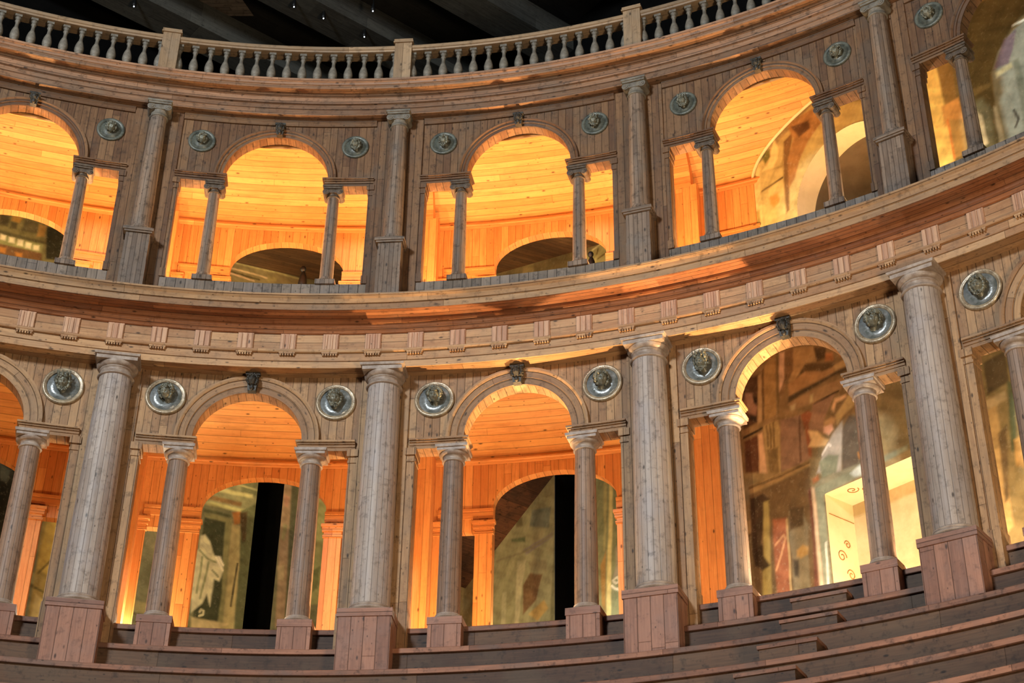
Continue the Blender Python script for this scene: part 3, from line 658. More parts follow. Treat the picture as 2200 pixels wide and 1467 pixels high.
class Canvas:
    def __init__(self, S, Z, base, seed, wob=.03):
        self.S, self.Z = S, Z; self.seed = seed
        self.c = np.ones(S.shape+(3,))*np.array(lin(base)[:3])
        self.ws = S + wob*self.n(2.5, 1)+wob*.6*self.n(8., 2); self.wz = Z + wob*self.n(2.5, 3)+wob*.6*self.n(8., 4)
    def n(self, f, k):
        r = np.random.default_rng(self.seed*100+k); out = np.zeros(self.S.shape)
        for i in range(10):
            a = r.uniform(0, 2*PI); q = f*r.uniform(.6,1.6); out += np.sin((self.S*math.cos(a)+self.Z*math.sin(a))*q*2 + r.uniform(0,7))
        return out/4
    def blend(self, m, col, al=1.0):
        self.c += (np.array(lin(col)[:3])-self.c)*(m*al)[...,None]
    def mottled(self, cols, f=2.0):
        for i, (col, al) in enumerate(cols): self.blend(np.clip(self.n(f*(1+.4*i), 20+i)*1.2-.1, 0, 1), col, al)
    def box(self, pts, pad):
        p = np.array(pts); z = self.Z[:,0]; q = self.S[0]
        i0, i1 = np.searchsorted(z, p[:,1].min()-pad), np.searchsorted(z, p[:,1].max()+pad); j0, j1 = np.searchsorted(q, p[:,0].min()-pad), np.searchsorted(q, p[:,0].max()+pad)
        return slice(i0, i1), slice(j0, j1)
    def dist(self, S, Z, pts):
        d = np.full(S.shape, 9.)
        for (x1,y1),(x2,y2) in zip(pts[:-1], pts[1:]):
            L = (x2-x1)**2+(y2-y1)**2+1e-9; t = np.clip(((S-x1)*(x2-x1)+(Z-y1)*(y2-y1))/L, 0, 1)
            d = np.minimum(d, np.hypot(S-x1-t*(x2-x1), Z-y1-t*(y2-y1)))
        return d
    def put(self, b, m, col, al):
        self.c[b] += (np.array(lin(col)[:3])-self.c[b])*(m*al)[...,None]
    def poly(self, pts, col, al=1.0, soft=.022):
        b = self.box(pts, .3); S, Z = self.ws[b], self.wz[b]; m = np.zeros(S.shape, bool); n = len(pts)
        if S.size == 0: return
        for i in range(n):
            (x1,y1),(x2,y2) = pts[i], pts[(i+1)%n]
            if y1 == y2: continue
            m ^= ((y1 > Z) != (y2 > Z)) & (S < (x2-x1)*(Z-y1)/(y2-y1)+x1)
        d = self.dist(S, Z, list(pts)+[pts[0]])
        self.put(b, np.clip(.5+np.where(m, d, -d)/soft*.5, 0, 1), col, al)
    def rect(self, s0, s1, z0, z1, col, al=1.0): self.poly([(s0,z0),(s1,z0),(s1,z1),(s0,z1)], col, al)
    def line(self, pts, w, col, al=1.0):
        b = self.box(pts, .3)
        if self.ws[b].size: self.put(b, np.clip((w-self.dist(self.ws[b], self.wz[b], pts))/(w*.6), 0, 1), col, al)
SIDE_PAINT = [
 ('p',[(-8.53,16.42),(-7.94,16.41),(-6.21,17.08),(-4.98,16.28),(-5.25,14.33),(-8.52,15.47)],(150,136,86)),
 ('p',[(-8.48,15.95),(-7.82,15.91),(-7.79,15.3),(-8.49,15.46)],(238,222,166)),
 ('p',[(-8.28,15.9),(-8.05,15.92),(-7.97,15.75),(-8.02,15.48),(-8.16,15.36),(-8.31,15.52)],(204,150,70)),
 ('p',[(-8.49,16.14),(-7.81,16.12),(-7.58,16.16),(-7.6,15.98),(-7.82,15.95),(-8.48,15.95)],(126,110,64)),
 ('l',[(-8.49,16.08),(-7.81,16.07),(-7.59,16.1)],(176,160,100)),
 ('l',[(-7.58,15.95),(-7.08,15.97)],(74,60,34)),
 ('p',[(-7.77,16.55),(-7.56,16.6),(-7.58,15.26),(-7.79,15.3)],(172,154,102)),
 ('p',[(-7.75,15.63),(-7.63,15.6),(-7.63,15.32),(-7.74,15.33)],(128,112,58)),
 ('p',[(-7.56,15.92),(-7.06,15.93),(-7.04,15.24),(-7.54,15.24)],(160,146,94)),
 ('p',[(-7.38,15.76),(-7.21,15.72),(-7.18,15.53),(-7.32,15.47),(-7.39,15.59)],(184,124,62)),
 ('p',[(-6.98,16.66),(-6.76,16.76),(-6.9,16.2),(-7,15.25),(-7.07,15.21),(-7.06,15.93)],(90,68,40)),
 ('p',[(-6.9,17),(-6.29,16.96),(-6.1,16.6),(-6.46,16.38),(-6.7,16.08),(-6.82,15.79),(-6.96,15.68),(-6.94,16.23),(-6.77,16.61)],(126,94,56)),
 ('p',[(-6.79,16.87),(-6.41,16.78),(-6.39,16.6),(-6.65,16.56)],(62,44,28)),
 ('p',[(-7.07,16.22),(-7.01,16.39),(-7.05,16.17),(-7.26,16.26)],(108,92,52)),
 ('p',[(-7.18,16.86),(-7.1,16.62),(-7.14,16.41),(-7.26,16.29),(-7.5,16.35),(-7.36,16.43),(-7.25,16.65)],(186,168,112)),
 ('p',[(-7.44,16.73),(-7.29,16.7),(-7.3,16.54),(-7.42,16.45),(-7.49,16.64)],(80,80,38)),
 ('p',[(-8.24,13.33),(-5.74,12.16),(-5.9,10.98),(-8.45,10.96)],(118,98,64)),
 ('p',[(-8.29,12.6),(-7.95,12.53),(-8.03,11.71),(-8.36,11.69)],(66,48,34)),
 ('p',[(-8.25,12.33),(-8.11,12.27),(-8.07,12.04),(-8.02,11.98),(-8.06,11.83),(-8.23,11.95),(-8.31,12.15)],(136,106,84)),
 ('p',[(-8.1,12.2),(-8.01,12.13),(-8.04,12.04),(-8.09,12.07)],(24,20,16)),
 ('p',[(-8.18,11.88),(-8.06,11.81),(-8.06,11.72),(-8.2,11.81)],(40,36,30)),
 ('p',[(-7.95,12.51),(-7.87,12.53),(-7.94,11.6),(-8.05,11.58)],(156,132,90)),
 ('p',[(-7.86,12.6),(-7.81,12.6),(-7.9,11.6),(-7.95,11.58)],(90,70,44)),
 ('p',[(-7.81,12.61),(-7.56,12.76),(-7.65,11.6),(-7.9,11.61)],(144,118,72)),
 ('p',[(-7.53,12.74),(-7.49,12.74),(-7.6,11.59),(-7.64,11.59)],(98,84,52)),
 ('p',[(-7.48,12.72),(-7.37,12.68),(-7.41,12.22),(-7.48,12.06),(-7.54,12.03)],(188,160,126)),
 ('p',[(-7.37,12.68),(-7.19,12.68),(-7.23,12.25),(-7.38,12.17),(-7.47,12.06),(-7.44,11.98),(-7.53,11.98),(-7.54,12.03),(-7.41,12.22)],(110,88,58)),
 ('p',[(-7.19,12.68),(-6.78,12.54),(-6.74,12.23),(-6.94,12.29),(-7.22,12.07),(-7.29,12.06),(-7.35,12.14),(-7.23,12.29)],(156,130,84)),
 ('p',[(-6.78,12.52),(-6.55,12.39),(-6.57,12.23),(-6.74,12.23)],(70,58,38)),
 ('p',[(-6.56,12.3),(-6.43,12.25),(-6.43,12.12),(-6.58,12.17)],(160,110,66)),
 ('p',[(-6.98,12.3),(-6.45,12.08),(-6.42,12.01),(-6.66,12.02),(-6.99,12.17),(-7.22,12.04),(-7.25,12.06)],(80,66,42)),
 ('p',[(-7.36,12.09),(-6.99,12.16),(-6.66,12.01),(-6.44,12),(-6.45,11.9),(-6.92,11.91),(-7.36,11.89)],(152,120,76)),
 ('p',[(-6.44,12.02),(-6.18,12.04),(-6.14,11.96),(-6.15,11.92),(-6.42,11.93)],(168,142,92)),
 ('p',[(-7.38,11.88),(-6.92,11.88),(-6.47,11.9),(-6.14,11.9),(-6.14,11.82),(-6.46,11.85),(-6.91,11.82),(-7.39,11.78)],(62,54,38)),
 ('p',[(-7.39,11.76),(-6.91,11.79),(-6.24,11.73),(-6.14,11.61),(-6.39,11.56),(-6.87,11.56),(-7.26,11.62)],(142,116,78)),
 ('p',[(-7.36,11.71),(-7.25,11.71),(-7.27,11.61),(-7.35,11.6)],(166,154,114)),
 ('p',[(-6.95,11.73),(-6.89,11.72),(-6.9,11.59),(-6.96,11.6)],(166,154,108)),
 ('l',[(-6.87,11.54),(-6.41,11.56)],(50,38,26)),
 ('p',[(-8.39,11.67),(-7.92,11.67),(-7.6,11.68),(-7.27,11.61),(-7.27,11.55),(-7.6,11.59),(-7.93,11.56),(-8.38,11.57)],(124,104,68)),
 ('l',[(-8.36,11.55),(-7.95,11.56)],(36,30,22)),
 ('p',[(-8.35,11.48),(-8.07,11.48),(-8.04,11.36),(-8.09,10.83),(-8.37,10.94)],(80,52,36)),
 ('p',[(-8.05,11.49),(-7.96,11.48),(-7.92,10.76),(-8.08,10.83)],(190,156,116)),
 ('p',[(-7.93,11.58),(-7.62,11.57),(-7.59,11.38),(-7.65,10.66),(-7.9,10.76),(-7.93,11.19)],(154,134,86)),
 ('p',[(-7.9,11.16),(-7.67,11.11),(-7.68,10.67),(-7.88,10.75)],(108,92,58)),
 ('l',[(-7.86,11.56),(-7.86,11.2)],(104,86,52)),
 ('l',[(-7.79,11.56),(-7.8,11.16)],(104,86,52)),
 ('l',[(-7.72,11.56),(-7.74,11.15)],(104,86,52)),
 ('p',[(-7.57,11.55),(-7.17,11.48),(-7.04,10.69),(-7.26,10.66),(-7.64,10.69)],(126,102,80)),
 ('l',[(-7.19,11.46),(-7.24,10.72)],(92,72,54)),
 ('p',[(-7.17,11.48),(-7.02,11.49),(-6.92,11.4),(-7.03,11.25),(-7,11.14),(-7.02,10.71),(-7.08,10.75),(-7.1,11.18)],(126,78,50)),
 ('p',[(-6.91,11.54),(-6.48,11.53),(-6.58,11.41),(-6.72,11.23),(-6.75,11.01),(-6.87,11.09),(-7.04,11.15),(-6.96,11.35)],(134,106,80)),
 ('p',[(-7.05,11.15),(-6.87,11.07),(-6.74,10.9),(-6.67,10.85),(-6.74,10.77),(-7.07,10.89),(-7,10.98)],(192,164,112)),
 ('p',[(-6.59,10.92),(-6.39,11.04),(-6.41,10.81),(-6.51,10.23),(-6.95,10.4),(-6.82,10.66),(-6.67,10.83)],(156,150,132)),
 ('p',[(-6.41,10.9),(-6.27,11.07),(-6.09,11.01),(-6.1,10.63),(-6.11,10.08),(-6.49,10.23)],(84,76,62)),
 ('p',[(-6.74,11.1),(-6.59,11.1),(-6.57,10.98),(-6.66,10.93),(-6.75,11.01)],(212,172,144)),
 ('p',[(-6.73,11.17),(-6.59,11.19),(-6.51,11.13),(-6.55,11.07),(-6.74,11.1)],(170,138,92)),
 ('p',[(-6.58,11.32),(-6.49,11.46),(-6.28,11.44),(-6.27,11.39),(-6.47,11.37),(-6.53,11.25)],(202,166,120)),
 ('p',[(-6.51,11.19),(-6.34,11.31),(-6.18,11.43),(-6.08,11.34),(-6.11,11.21),(-6.37,11.11),(-6.49,11.03)],(166,144,94)),
 ('l',[(-6.82,10.66),(-6.69,10.78),(-6.65,10.74)],(206,198,176)),
 ('p',[(-6.18,10.44),(-6.1,10.42),(-6.1,10.32),(-6.16,10.33)],(170,116,56)),
 ('p',[(-8.32,10.68),(-7.68,10.66),(-7.09,10.66),(-7.06,10.57),(-7.69,10.55),(-8.31,10.54)],(140,118,76)),
 ('l',[(-8.32,10.65),(-7.69,10.62),(-7.09,10.63)],(94,78,50)),
 ('p',[(-8.33,10.53),(-7.1,10.54),(-7.09,10.24),(-7.08,8.52),(-8.27,8.73),(-8.34,9.08)],(92,76,50)),
 ('p',[(-8.32,10.46),(-8.05,10.46),(-7.92,10.33),(-8.06,9.94),(-8.17,9.65),(-8.28,9.33),(-8.34,9.54)],(54,44,32)),
 ('p',[(-8.05,10.31),(-7.94,10.31),(-8.02,8.69),(-8.21,8.74),(-8.11,9.63)],(144,132,78)),
 ('p',[(-8.29,9.59),(-8.14,9.66),(-8.12,9.47),(-8,9.26),(-8.16,9.23),(-8.29,9.35)],(44,36,26)),
 ('p',[(-7.89,9.98),(-7.62,9.91),(-7.62,9.31),(-7.66,8.59),(-7.92,8.66),(-7.91,9.56)],(134,84,56)),
 ('l',[(-7.87,9.55),(-7.7,9.65),(-7.67,9.59),(-7.77,9.36),(-7.89,9.15)],(172,128,86)),
 ('l',[(-7.62,9.88),(-7.62,9.31),(-7.65,8.64)],(160,138,92)),
 ('p',[(-7.57,9.99),(-7.32,9.94),(-7.22,9.65),(-7.27,9.19),(-7.28,8.58),(-7.6,8.65),(-7.57,9.22),(-7.6,9.54)],(112,106,82)),
 ('p',[(-7.55,10.05),(-7.28,9.96),(-7.31,9.68),(-7.58,9.68)],(72,60,40)),
 ('p',[(-7.47,9.32),(-7.35,9.37),(-7.26,9.3),(-7.27,9.19),(-7.41,9.18),(-7.48,9.23)],(156,126,72)),
 ('p',[(-7.56,9.21),(-7.45,9.16),(-7.47,8.9),(-7.55,8.94)],(62,58,48)),
 ('p',[(-7.16,10.2),(-7.1,10.2),(-7.11,8.53),(-7.22,8.54),(-7.16,9.31)],(90,56,42)),
 ('p',[(-7.09,10.21),(-7.02,10.18),(-7.03,8.51),(-7.11,8.52)],(186,160,124)),
 ('p',[(-6.9,10.28),(-6.13,10.26),(-6.05,10.23),(-6.06,10.1),(-7.02,10.2)],(120,118,92)),
 ('p',[(-7.02,10.18),(-5.3,10.21),(-5.31,10.14),(-6.87,10),(-6.89,8.46),(-7.03,8.51)],(120,124,98)),
 ('l',[(-6.92,9.26),(-6.95,8.51)],(196,192,166)),
 ('p',[(-6.35,10.17),(-6.13,10.25),(-6.09,10.2),(-6.12,10.06),(-6.27,10.08)],(176,182,166)),
 ('p',[(-7.06,10.34),(-6.93,10.36),(-6.92,10.27),(-7.05,10.26)],(140,90,54)),
 ('p',[(-6.9,10.56),(-6.7,10.62),(-6.52,10.54),(-6.59,10.28),(-6.86,10.28)],(112,118,92)),
 ('p',[(-3.95,17.83),(-1.91,16.81),(-2.49,13.73),(-4.13,14.4)],(110,96,62)),
 ('p',[(-4.11,16.4),(-3.84,16.24),(-3.75,15.37),(-3.81,14.36),(-4.1,14.39)],(226,196,116)),
 ('p',[(-3.84,16.24),(-3.56,16.15),(-3.6,15.42),(-3.83,15.42)],(134,108,62)),
 ('p',[(-3.88,15.45),(-3.57,15.43),(-3.54,14.94),(-3.88,15.07)],(196,146,84)),
 ('p',[(-3.81,15.14),(-3.56,15.01),(-3.58,14.39),(-3.81,14.39)],(170,138,82)),
 ('l',[(-3.81,15.14),(-3.81,14.41)],(206,132,70)),
 ('p',[(-3.3,16.9),(-1.91,16.81),(-2.01,16.27),(-2.26,16.16),(-2.5,16.08),(-2.99,15.46),(-3,14.92),(-3,14.15),(-3.35,14.31),(-3.4,15.44),(-3.38,16.24)],(82,76,50)),
 ('p',[(-3.35,15.43),(-3,15.35),(-3.02,15.28),(-3.34,15.28)],(116,104,70)),
 ('p',[(-3.32,15.01),(-3.23,14.86),(-3.21,14.33),(-3.32,14.32)],(172,154,114)),
 ('p',[(-2.95,15.5),(-2.79,15.8),(-2.48,16.01),(-2.04,16.11),(-2.44,14.03),(-3.03,14.17),(-3,14.89)],(126,128,112)),
 ('p',[(-2.92,15.53),(-2.66,15.95),(-2.43,16),(-2.54,15.69),(-2.66,15.48)],(104,88,94)),
 ('p',[(-2.9,15.46),(-2.61,15.47),(-2.6,15.38),(-2.89,15.37)],(176,166,124)),
 ('l',[(-2.47,16.1),(-2.26,16.08)],(196,196,176)),
 ('p',[(-3.03,14.91),(-2.98,14.87),(-2.93,14.11),(-3.03,14.14)],(164,166,150)),
 ('p',[(-2.58,15.48),(-2.48,15.47),(-2.44,13.98),(-2.6,14.07)],(104,106,88)),
 ('l',[(-2.71,14.64),(-2.66,14.45),(-2.73,14.35)],(60,56,46)),
 ('p',[(-4.05,11.25),(-2.74,11.32),(-3.37,8.09),(-4.12,8.22)],(124,108,68)),
 ('p',[(-4.08,10.24),(-3.79,10.25),(-3.84,8.46),(-4.1,8.34)],(172,142,88)),
 ('p',[(-3.89,10.93),(-3.53,10.95),(-3.55,10.48),(-3.9,10.43)],(80,68,46)),
 ('p',[(-3.58,10.49),(-3.48,10.45),(-3.61,9.4),(-3.69,9.49)],(78,84,56)),
 ('p',[(-3.84,9.81),(-3.69,9.88),(-3.84,8.86),(-3.91,8.82)],(96,80,52)),
 ('p',[(-3.63,9.63),(-3.46,9.66),(-3.55,9.19),(-3.66,9.26)],(180,140,78)),
 ('p',[(-4.02,10.35),(-3.63,10.38),(-3.62,10.25),(-4.01,10.21)],(160,140,98)),
 ('p',[(-13.81,13.15),(-10.74,12.19),(-10.88,9.03),(-14.79,10.15),(-14.85,11.83),(-14.68,11.86)],(116,116,84)),
 ('p',[(-13.68,12.75),(-12.98,12.76),(-13.01,11.3),(-13.13,9.77),(-14.79,10.23),(-14.84,11.62),(-14.68,11.77),(-13.97,12.45)],(148,146,108)),
 ('l',[(-14.68,11.78),(-13.97,12.47),(-13.65,12.79)],(178,166,118)),
 ('p',[(-13.88,11.46),(-13.04,11.52),(-13.04,11.44),(-13.79,11.34)],(128,122,114)),
 ('l',[(-14.67,11.5),(-13.79,11.41),(-13.04,11.48)],(132,128,96)),
 ('p',[(-14.25,11.8),(-13.82,11.7),(-13.82,11.59),(-14.21,11.73)],(92,102,70)),
 ('p',[(-13.64,12.17),(-13.1,12.05),(-13.16,11.65),(-13.7,11.86)],(114,122,104)),
 ('p',[(-14.12,12.17),(-13.93,12.14),(-13.89,11.95),(-14.09,11.97)],(110,104,74)),
 ('p',[(-13.87,10.77),(-13.66,10.95),(-13.34,10.81),(-13.49,10.38),(-13.86,10.21)],(112,86,58)),
 ('p',[(-13.71,10.17),(-13.28,10.31),(-13.16,10.11),(-13.46,9.97)],(172,146,86)),
 ('p',[(-13.72,11.19),(-13.22,11.07),(-13.22,10.82),(-13.66,10.98)],(138,132,98)),
 ('p',[(-14.04,11.29),(-13.79,11.23),(-13.9,10.73),(-13.99,10.02),(-14.11,10.06)],(176,172,132)),
 ('p',[(-14.48,10.8),(-14.35,10.81),(-14.37,10.17),(-14.5,10.21)],(168,166,128)),
 ('p',[(-11.86,12.27),(-11.15,11.71),(-11.24,9.32),(-11.81,9.49)],(110,116,84)),
 ('p',[(-11.52,11.99),(-11.43,11.94),(-11.56,9.42),(-11.67,9.49)],(186,176,118)),
 ('p',[(-11.66,12.09),(-11.57,12.03),(-11.66,10.72),(-11.71,10.74)],(140,136,92)),
 ('p',[(-11.78,10.48),(-11.64,10.71),(-11.68,9.59),(-11.77,9.75)],(140,112,64)),
 ('p',[(-11.41,10.68),(-11.31,10.73),(-11.32,10.17),(-11.48,10.16),(-11.39,10.35)],(130,126,106)),
 ('l',[(-11.51,10.03),(-11.43,9.95),(-11.33,9.9)],(200,196,170)),
 ('l',[(-11.48,10.12),(-11.37,10.14),(-11.32,10.05),(-11.4,10.04),(-11.47,10.1)],(190,186,160)),
 ('p',[(-12.12,16.95),(-11.89,17.05),(-11.47,17.09),(-11.03,16.97),(-11.05,16.3),(-12.12,16.74)],(168,162,108)),
 ('l',[(-11.86,17.03),(-11.47,17.06)],(214,206,156)),
 ('l',[(-11.42,17.01),(-11.43,16.53)],(70,72,46)),
 ('p',[(-11.4,17.01),(-11.23,16.83),(-11.26,16.55),(-11.42,16.52)],(112,112,74)),
 ('l',[(-11.72,16.74),(-11.45,16.76)],(110,96,54)),
 ('l',[(-11.71,16.97),(-11.75,16.87)],(112,98,60)),
 ('p',[(-11.84,16.8),(-11.77,16.79),(-11.77,16.69),(-11.86,16.73)],(196,190,130))]
END_PAINT = [
 ('p',[(11.09,13.15),(14.17,14.14),(14.46,10.86),(11.37,10.09)],(120,122,90)),
 ('p',[(12.04,13.34),(12.45,13.54),(12.47,13.16),(12.12,13.14)],(96,100,72)),
 ('l',[(12,13.28),(12.45,13.3)],(150,150,106)),
 ('p',[(11.68,13.1),(12.36,13.17),(12.37,13.1),(11.59,13)],(172,170,120)),
 ('p',[(11.44,12.88),(12.14,12.94),(12.13,12.85),(11.41,12.77)],(108,86,54)),
 ('p',[(11.39,12.73),(12.23,12.82),(12.24,12.74),(11.35,12.65)],(166,166,114)),
 ('p',[(11.34,12.57),(11.94,12.61),(11.97,12.55),(11.35,12.49)],(84,90,62)),
 ('p',[(11.37,12.49),(11.87,12.52),(11.97,12.51),(12.02,10.3),(11.92,10.27),(11.84,12.4),(11.38,12.4)],(134,134,92)),
 ('p',[(11.38,12.39),(11.84,12.42),(11.87,11.56),(11.94,11.02),(11.91,10.31),(11.44,10.24),(11.33,11.08),(11.39,11.99)],(60,66,46)),
 ('p',[(11.98,12.44),(12.18,12.45),(12.23,11.78),(12.27,10.36),(12.03,10.3)],(166,156,110)),
 ('p',[(11.95,12.67),(12.14,12.75),(12.17,12.5),(12.03,12.43)],(164,112,60)),
 ('p',[(12.14,12.77),(12.48,13.02),(12.46,10.38),(12.29,10.34),(12.23,11.78)],(88,94,66)),
 ('p',[(12.12,12.72),(12.28,12.79),(12.31,12.17),(12.24,12.12)],(70,58,38)),
 ('l',[(12.19,11.67),(12.17,11.21),(12.16,10.81)],(60,56,42)),
 ('p',[(11.36,12),(11.45,12.05),(11.56,11.95),(11.69,11.69),(11.83,11.71),(11.91,11.46),(11.85,11.22),(11.73,11.23),(11.73,10.68),(11.63,10.89),(11.56,10.7),(11.36,10.47),(11.22,11.49),(11.35,11.75)],(208,206,166)),
 ('l',[(11.38,11.71),(11.56,11.59),(11.73,11.57)],(140,146,104)),
 ('l',[(11.59,11.53),(11.56,11.23),(11.5,10.79)],(144,150,108)),
 ('l',[(11.44,11.6),(11.45,11.33),(11.42,10.88)],(150,156,114)),
 ('l',[(11.68,11.39),(11.81,11.3)],(138,142,102)),
 ('l',[(11.74,11.66),(11.89,11.45)],(236,230,200)),
 ('l',[(11.79,11.69),(11.89,11.56)],(236,230,200)),
 ('l',[(11.53,10.45),(11.61,10.5),(11.61,10.57),(11.55,10.58),(11.53,10.53)],(206,202,160)),
 ('p',[(11.37,10.39),(12.16,10.45),(11.94,10.28),(11.4,10.18)],(192,178,130)),
 ('p',[(12.98,13.71),(13.2,13.75),(13.34,10.67),(13.14,10.62)],(166,146,116)),
 ('p',[(13.2,13.75),(13.35,13.78),(13.46,10.7),(13.34,10.67)],(94,98,74)),
 ('p',[(13.09,12.77),(13.2,12.76),(13.16,12.41),(13.08,12.44)],(150,150,110)),
 ('p',[(13.05,13.39),(13.18,13.38),(13.16,13.15),(13.08,13.15)],(184,146,120)),
 ('p',[(13.06,11.87),(13.21,11.93),(13.22,11.61),(13.09,11.6)],(184,172,132)),
 ('p',[(13.81,13.58),(14.08,13.66),(14.11,13.08),(14.11,11.36),(13.86,11.28),(13.85,12.71)],(160,166,112)),
 ('p',[(13.87,12),(14.01,12.13),(14,11.66),(13.88,11.54)],(116,124,80)),
 ('p',[(8.3,11.52),(8.87,11.75),(8.98,9.71),(8.35,9.55)],(146,128,74)),
 ('p',[(8.38,11.42),(8.68,11.45),(8.65,10.41),(8.34,10.51)],(176,152,80)),
 ('l',[(8.59,10.75),(8.38,10.43)],(110,96,56)),
 ('l',[(8.38,10.16),(8.71,10.08)],(96,88,52)),
 ('p',[(8.4,10.05),(8.74,9.91),(8.76,9.65),(8.39,9.59)],(178,162,110)),
 ('p',[(7.2,12.34),(7.66,12.25),(7.77,10.93),(7.71,9.47)],(20,20,18)),
 ('p',[(7.35,12.2),(7.54,12.14),(7.53,11.89),(7.4,11.91)],(70,74,66)),
 ('l',[(7.3,12.28),(7.66,12.27)],(120,108,76)),
 ('p',[(6.26,17.27),(7.76,17.55),(7.93,16.55),(6.52,15.94)],(112,108,70)),
 ('l',[(6.27,17.21),(7.77,17.48)],(222,204,168)),
 ('l',[(6.52,17.27),(7.36,17.43)],(222,204,168)),
 ('p',[(6.38,17.17),(6.58,17.18),(6.58,16.94),(6.43,16.93)],(70,66,46)),
 ('p',[(6.87,17.25),(7.13,17.28),(7.17,17.04),(6.85,16.98)],(84,80,56)),
 ('p',[(6.63,17.08),(6.75,17.11),(6.75,16.96),(6.61,16.92)],(74,70,48)),
 ('p',[(6.62,17.23),(6.82,17.26),(6.77,17.12),(6.62,17.11)],(160,124,60)),
 ('p',[(7.16,17.27),(7.31,17.28),(7.3,17.04),(7.16,16.97)],(150,120,66)),
 ('p',[(6.4,16.8),(7.45,16.95),(7.46,16.9),(6.42,16.72)],(80,78,52)),
 ('p',[(6.42,16.7),(7.31,16.86),(7.32,16.66),(6.46,16.51)],(132,136,88)),
 ('p',[(6.49,16.73),(6.59,16.74),(6.6,16.63),(6.5,16.62)],(222,214,176)),
 ('p',[(6.65,16.74),(6.76,16.76),(6.77,16.65),(6.66,16.63)],(222,214,176)),
 ('p',[(6.82,16.76),(6.93,16.78),(6.94,16.65),(6.83,16.63)],(222,214,176)),
 ('p',[(6.98,16.77),(7.09,16.79),(7.1,16.66),(6.99,16.64)],(222,214,176)),
 ('p',[(7.14,16.77),(7.25,16.81),(7.26,16.7),(7.15,16.66)],(216,208,170)),
 ('p',[(6.46,16.51),(7.32,16.66),(7.35,16.5),(6.51,16.27)],(104,76,48)),
 ('p',[(6.52,16.45),(6.64,16.48),(6.64,16.36),(6.54,16.35)],(168,116,54)),
 ('p',[(6.82,16.47),(6.96,16.5),(6.96,16.41),(6.86,16.4)],(168,116,54)),
 ('p',[(7.31,17.28),(7.69,17.36),(7.76,16.68),(7.41,16.58)],(40,42,32)),
 ('p',[(11.15,18.2),(12.43,18.43),(12.98,18.47),(12.99,18.35),(11.23,17.6)],(150,140,98)),
 ('l',[(11.2,18.17),(12.27,18.38),(12.9,18.47)],(190,186,130)),
 ('l',[(11.22,18.02),(11.84,18.13),(12.33,18.19)],(226,206,160)),
 ('l',[(11.23,17.94),(11.94,18.04)],(96,88,56)),
 ('l',[(11.24,17.9),(11.82,17.96)],(232,206,164)),
 ('p',[(12.13,18.24),(12.37,18.26),(12.35,18.15),(12.13,18.09)],(160,150,100))]
def apply_paint(k, items):
    for t, pts, col in items:
        if t == 'p': k.poly(pts, col, .95)
        else: k.line(pts, .03, col, .9)
def paint_side(S, Z):
    k = Canvas(S, Z, (112,98,66), 3, .006); k.mottled([((138,122,80),.6),((84,72,48),.6),((122,120,94),.5)])
    for z0 in (9.9, 12.6, 14.4, 16.6, 18.6): k.rect(-18.3, 6, z0, z0+.22, (138,118,78), .8); k.rect(-18.3, 6, z0-.05, z0, (70,58,38), .8)
    for q in range(-18, 6, 2): k.rect(q, q+.35, 6.5, 20, (140,122,80), .5)
    apply_paint(k, SIDE_PAINT); k.c *= 1.3*(1+.16*np.clip(k.n(11,50),-1,1)+.07*np.clip(k.n(23,51),-1,1))[...,None]
    k.c *= np.where(Z[...,None] > 13, np.array([.92,1.0,1.05]), np.array([.98,1.03,1.15])); return np.clip(k.c, 0, .9)
def paint_end(S, Z):
    k = Canvas(S, Z, (106,106,80), 5, .006); k.mottled([((138,132,100),.6),((76,74,54),.6)])
    for z0 in (10.2, 13.2, 15.4, 17.6): k.rect(-16, 15.6, z0, z0+.22, (140,134,92), .8); k.rect(-16, 15.6, z0-.05, z0, (70,66,46), .8)
    apply_paint(k, END_PAINT); k.c *= 1.2*(1+.14*np.clip(k.n(11,50),-1,1)+.07*np.clip(k.n(23,51),-1,1))[...,None]
    return k.c
def hole_rect(s0, s1, z1):
    def inside(S, Z): return (S > s0) & (S < s1) & (Z < z1)
    def snap(S, Z):
        d = np.stack([S-s0, s1-S, z1-Z]); q = d.argmin(0)
        return np.where(q==0, s0, np.where(q==1, s1, S)), np.where(q==2, z1, Z)
    return inside, snap
def hole_arch(c, r, zs):
    def inside(S, Z): return np.where(Z < zs, (np.abs(S-c) < r) & (Z > 13.0), np.hypot(S-c, Z-zs) < r)
    def snap(S, Z):
        d = np.hypot(S-c, Z-zs)+1e-6
        return np.where(Z < zs, np.where(S < c, c-r, c+r), c+(S-c)/d*r), np.where(Z < zs, Z, zs+(Z-zs)/d*r)
    return inside, snap
DOOR = (-6.85, -5.12, 10.02); NICHE = (-5.76, 1.07, 15.10); GAP = (-12.98, -12.36, 12.9); EGAP = (12.45, 13.03, 14.2)
wall_side = fresco('wall_right', side_pt, -18.3, 1.5, 6.5, 19.6, .0225, paint_side, 'tall frescoed side wall of the hall beyond the arches', (hole_rect(*DOOR), hole_arch(*NICHE), hole_rect(*GAP)))
wall_end = fresco('wall_end', end_pt, 4, 15.6, 6.5, 19.6, .0225, paint_end, 'frescoed end wall of the hall beyond the galleries', (hole_rect(*EGAP),))
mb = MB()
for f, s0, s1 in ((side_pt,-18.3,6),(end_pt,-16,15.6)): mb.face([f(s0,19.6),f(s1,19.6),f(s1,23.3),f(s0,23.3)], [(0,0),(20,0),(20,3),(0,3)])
struct(mb, 'wall_top', M['dark'], 'upper wall under the roof, coloured black as if unlit')  # black colour stands in for light not reaching this wall
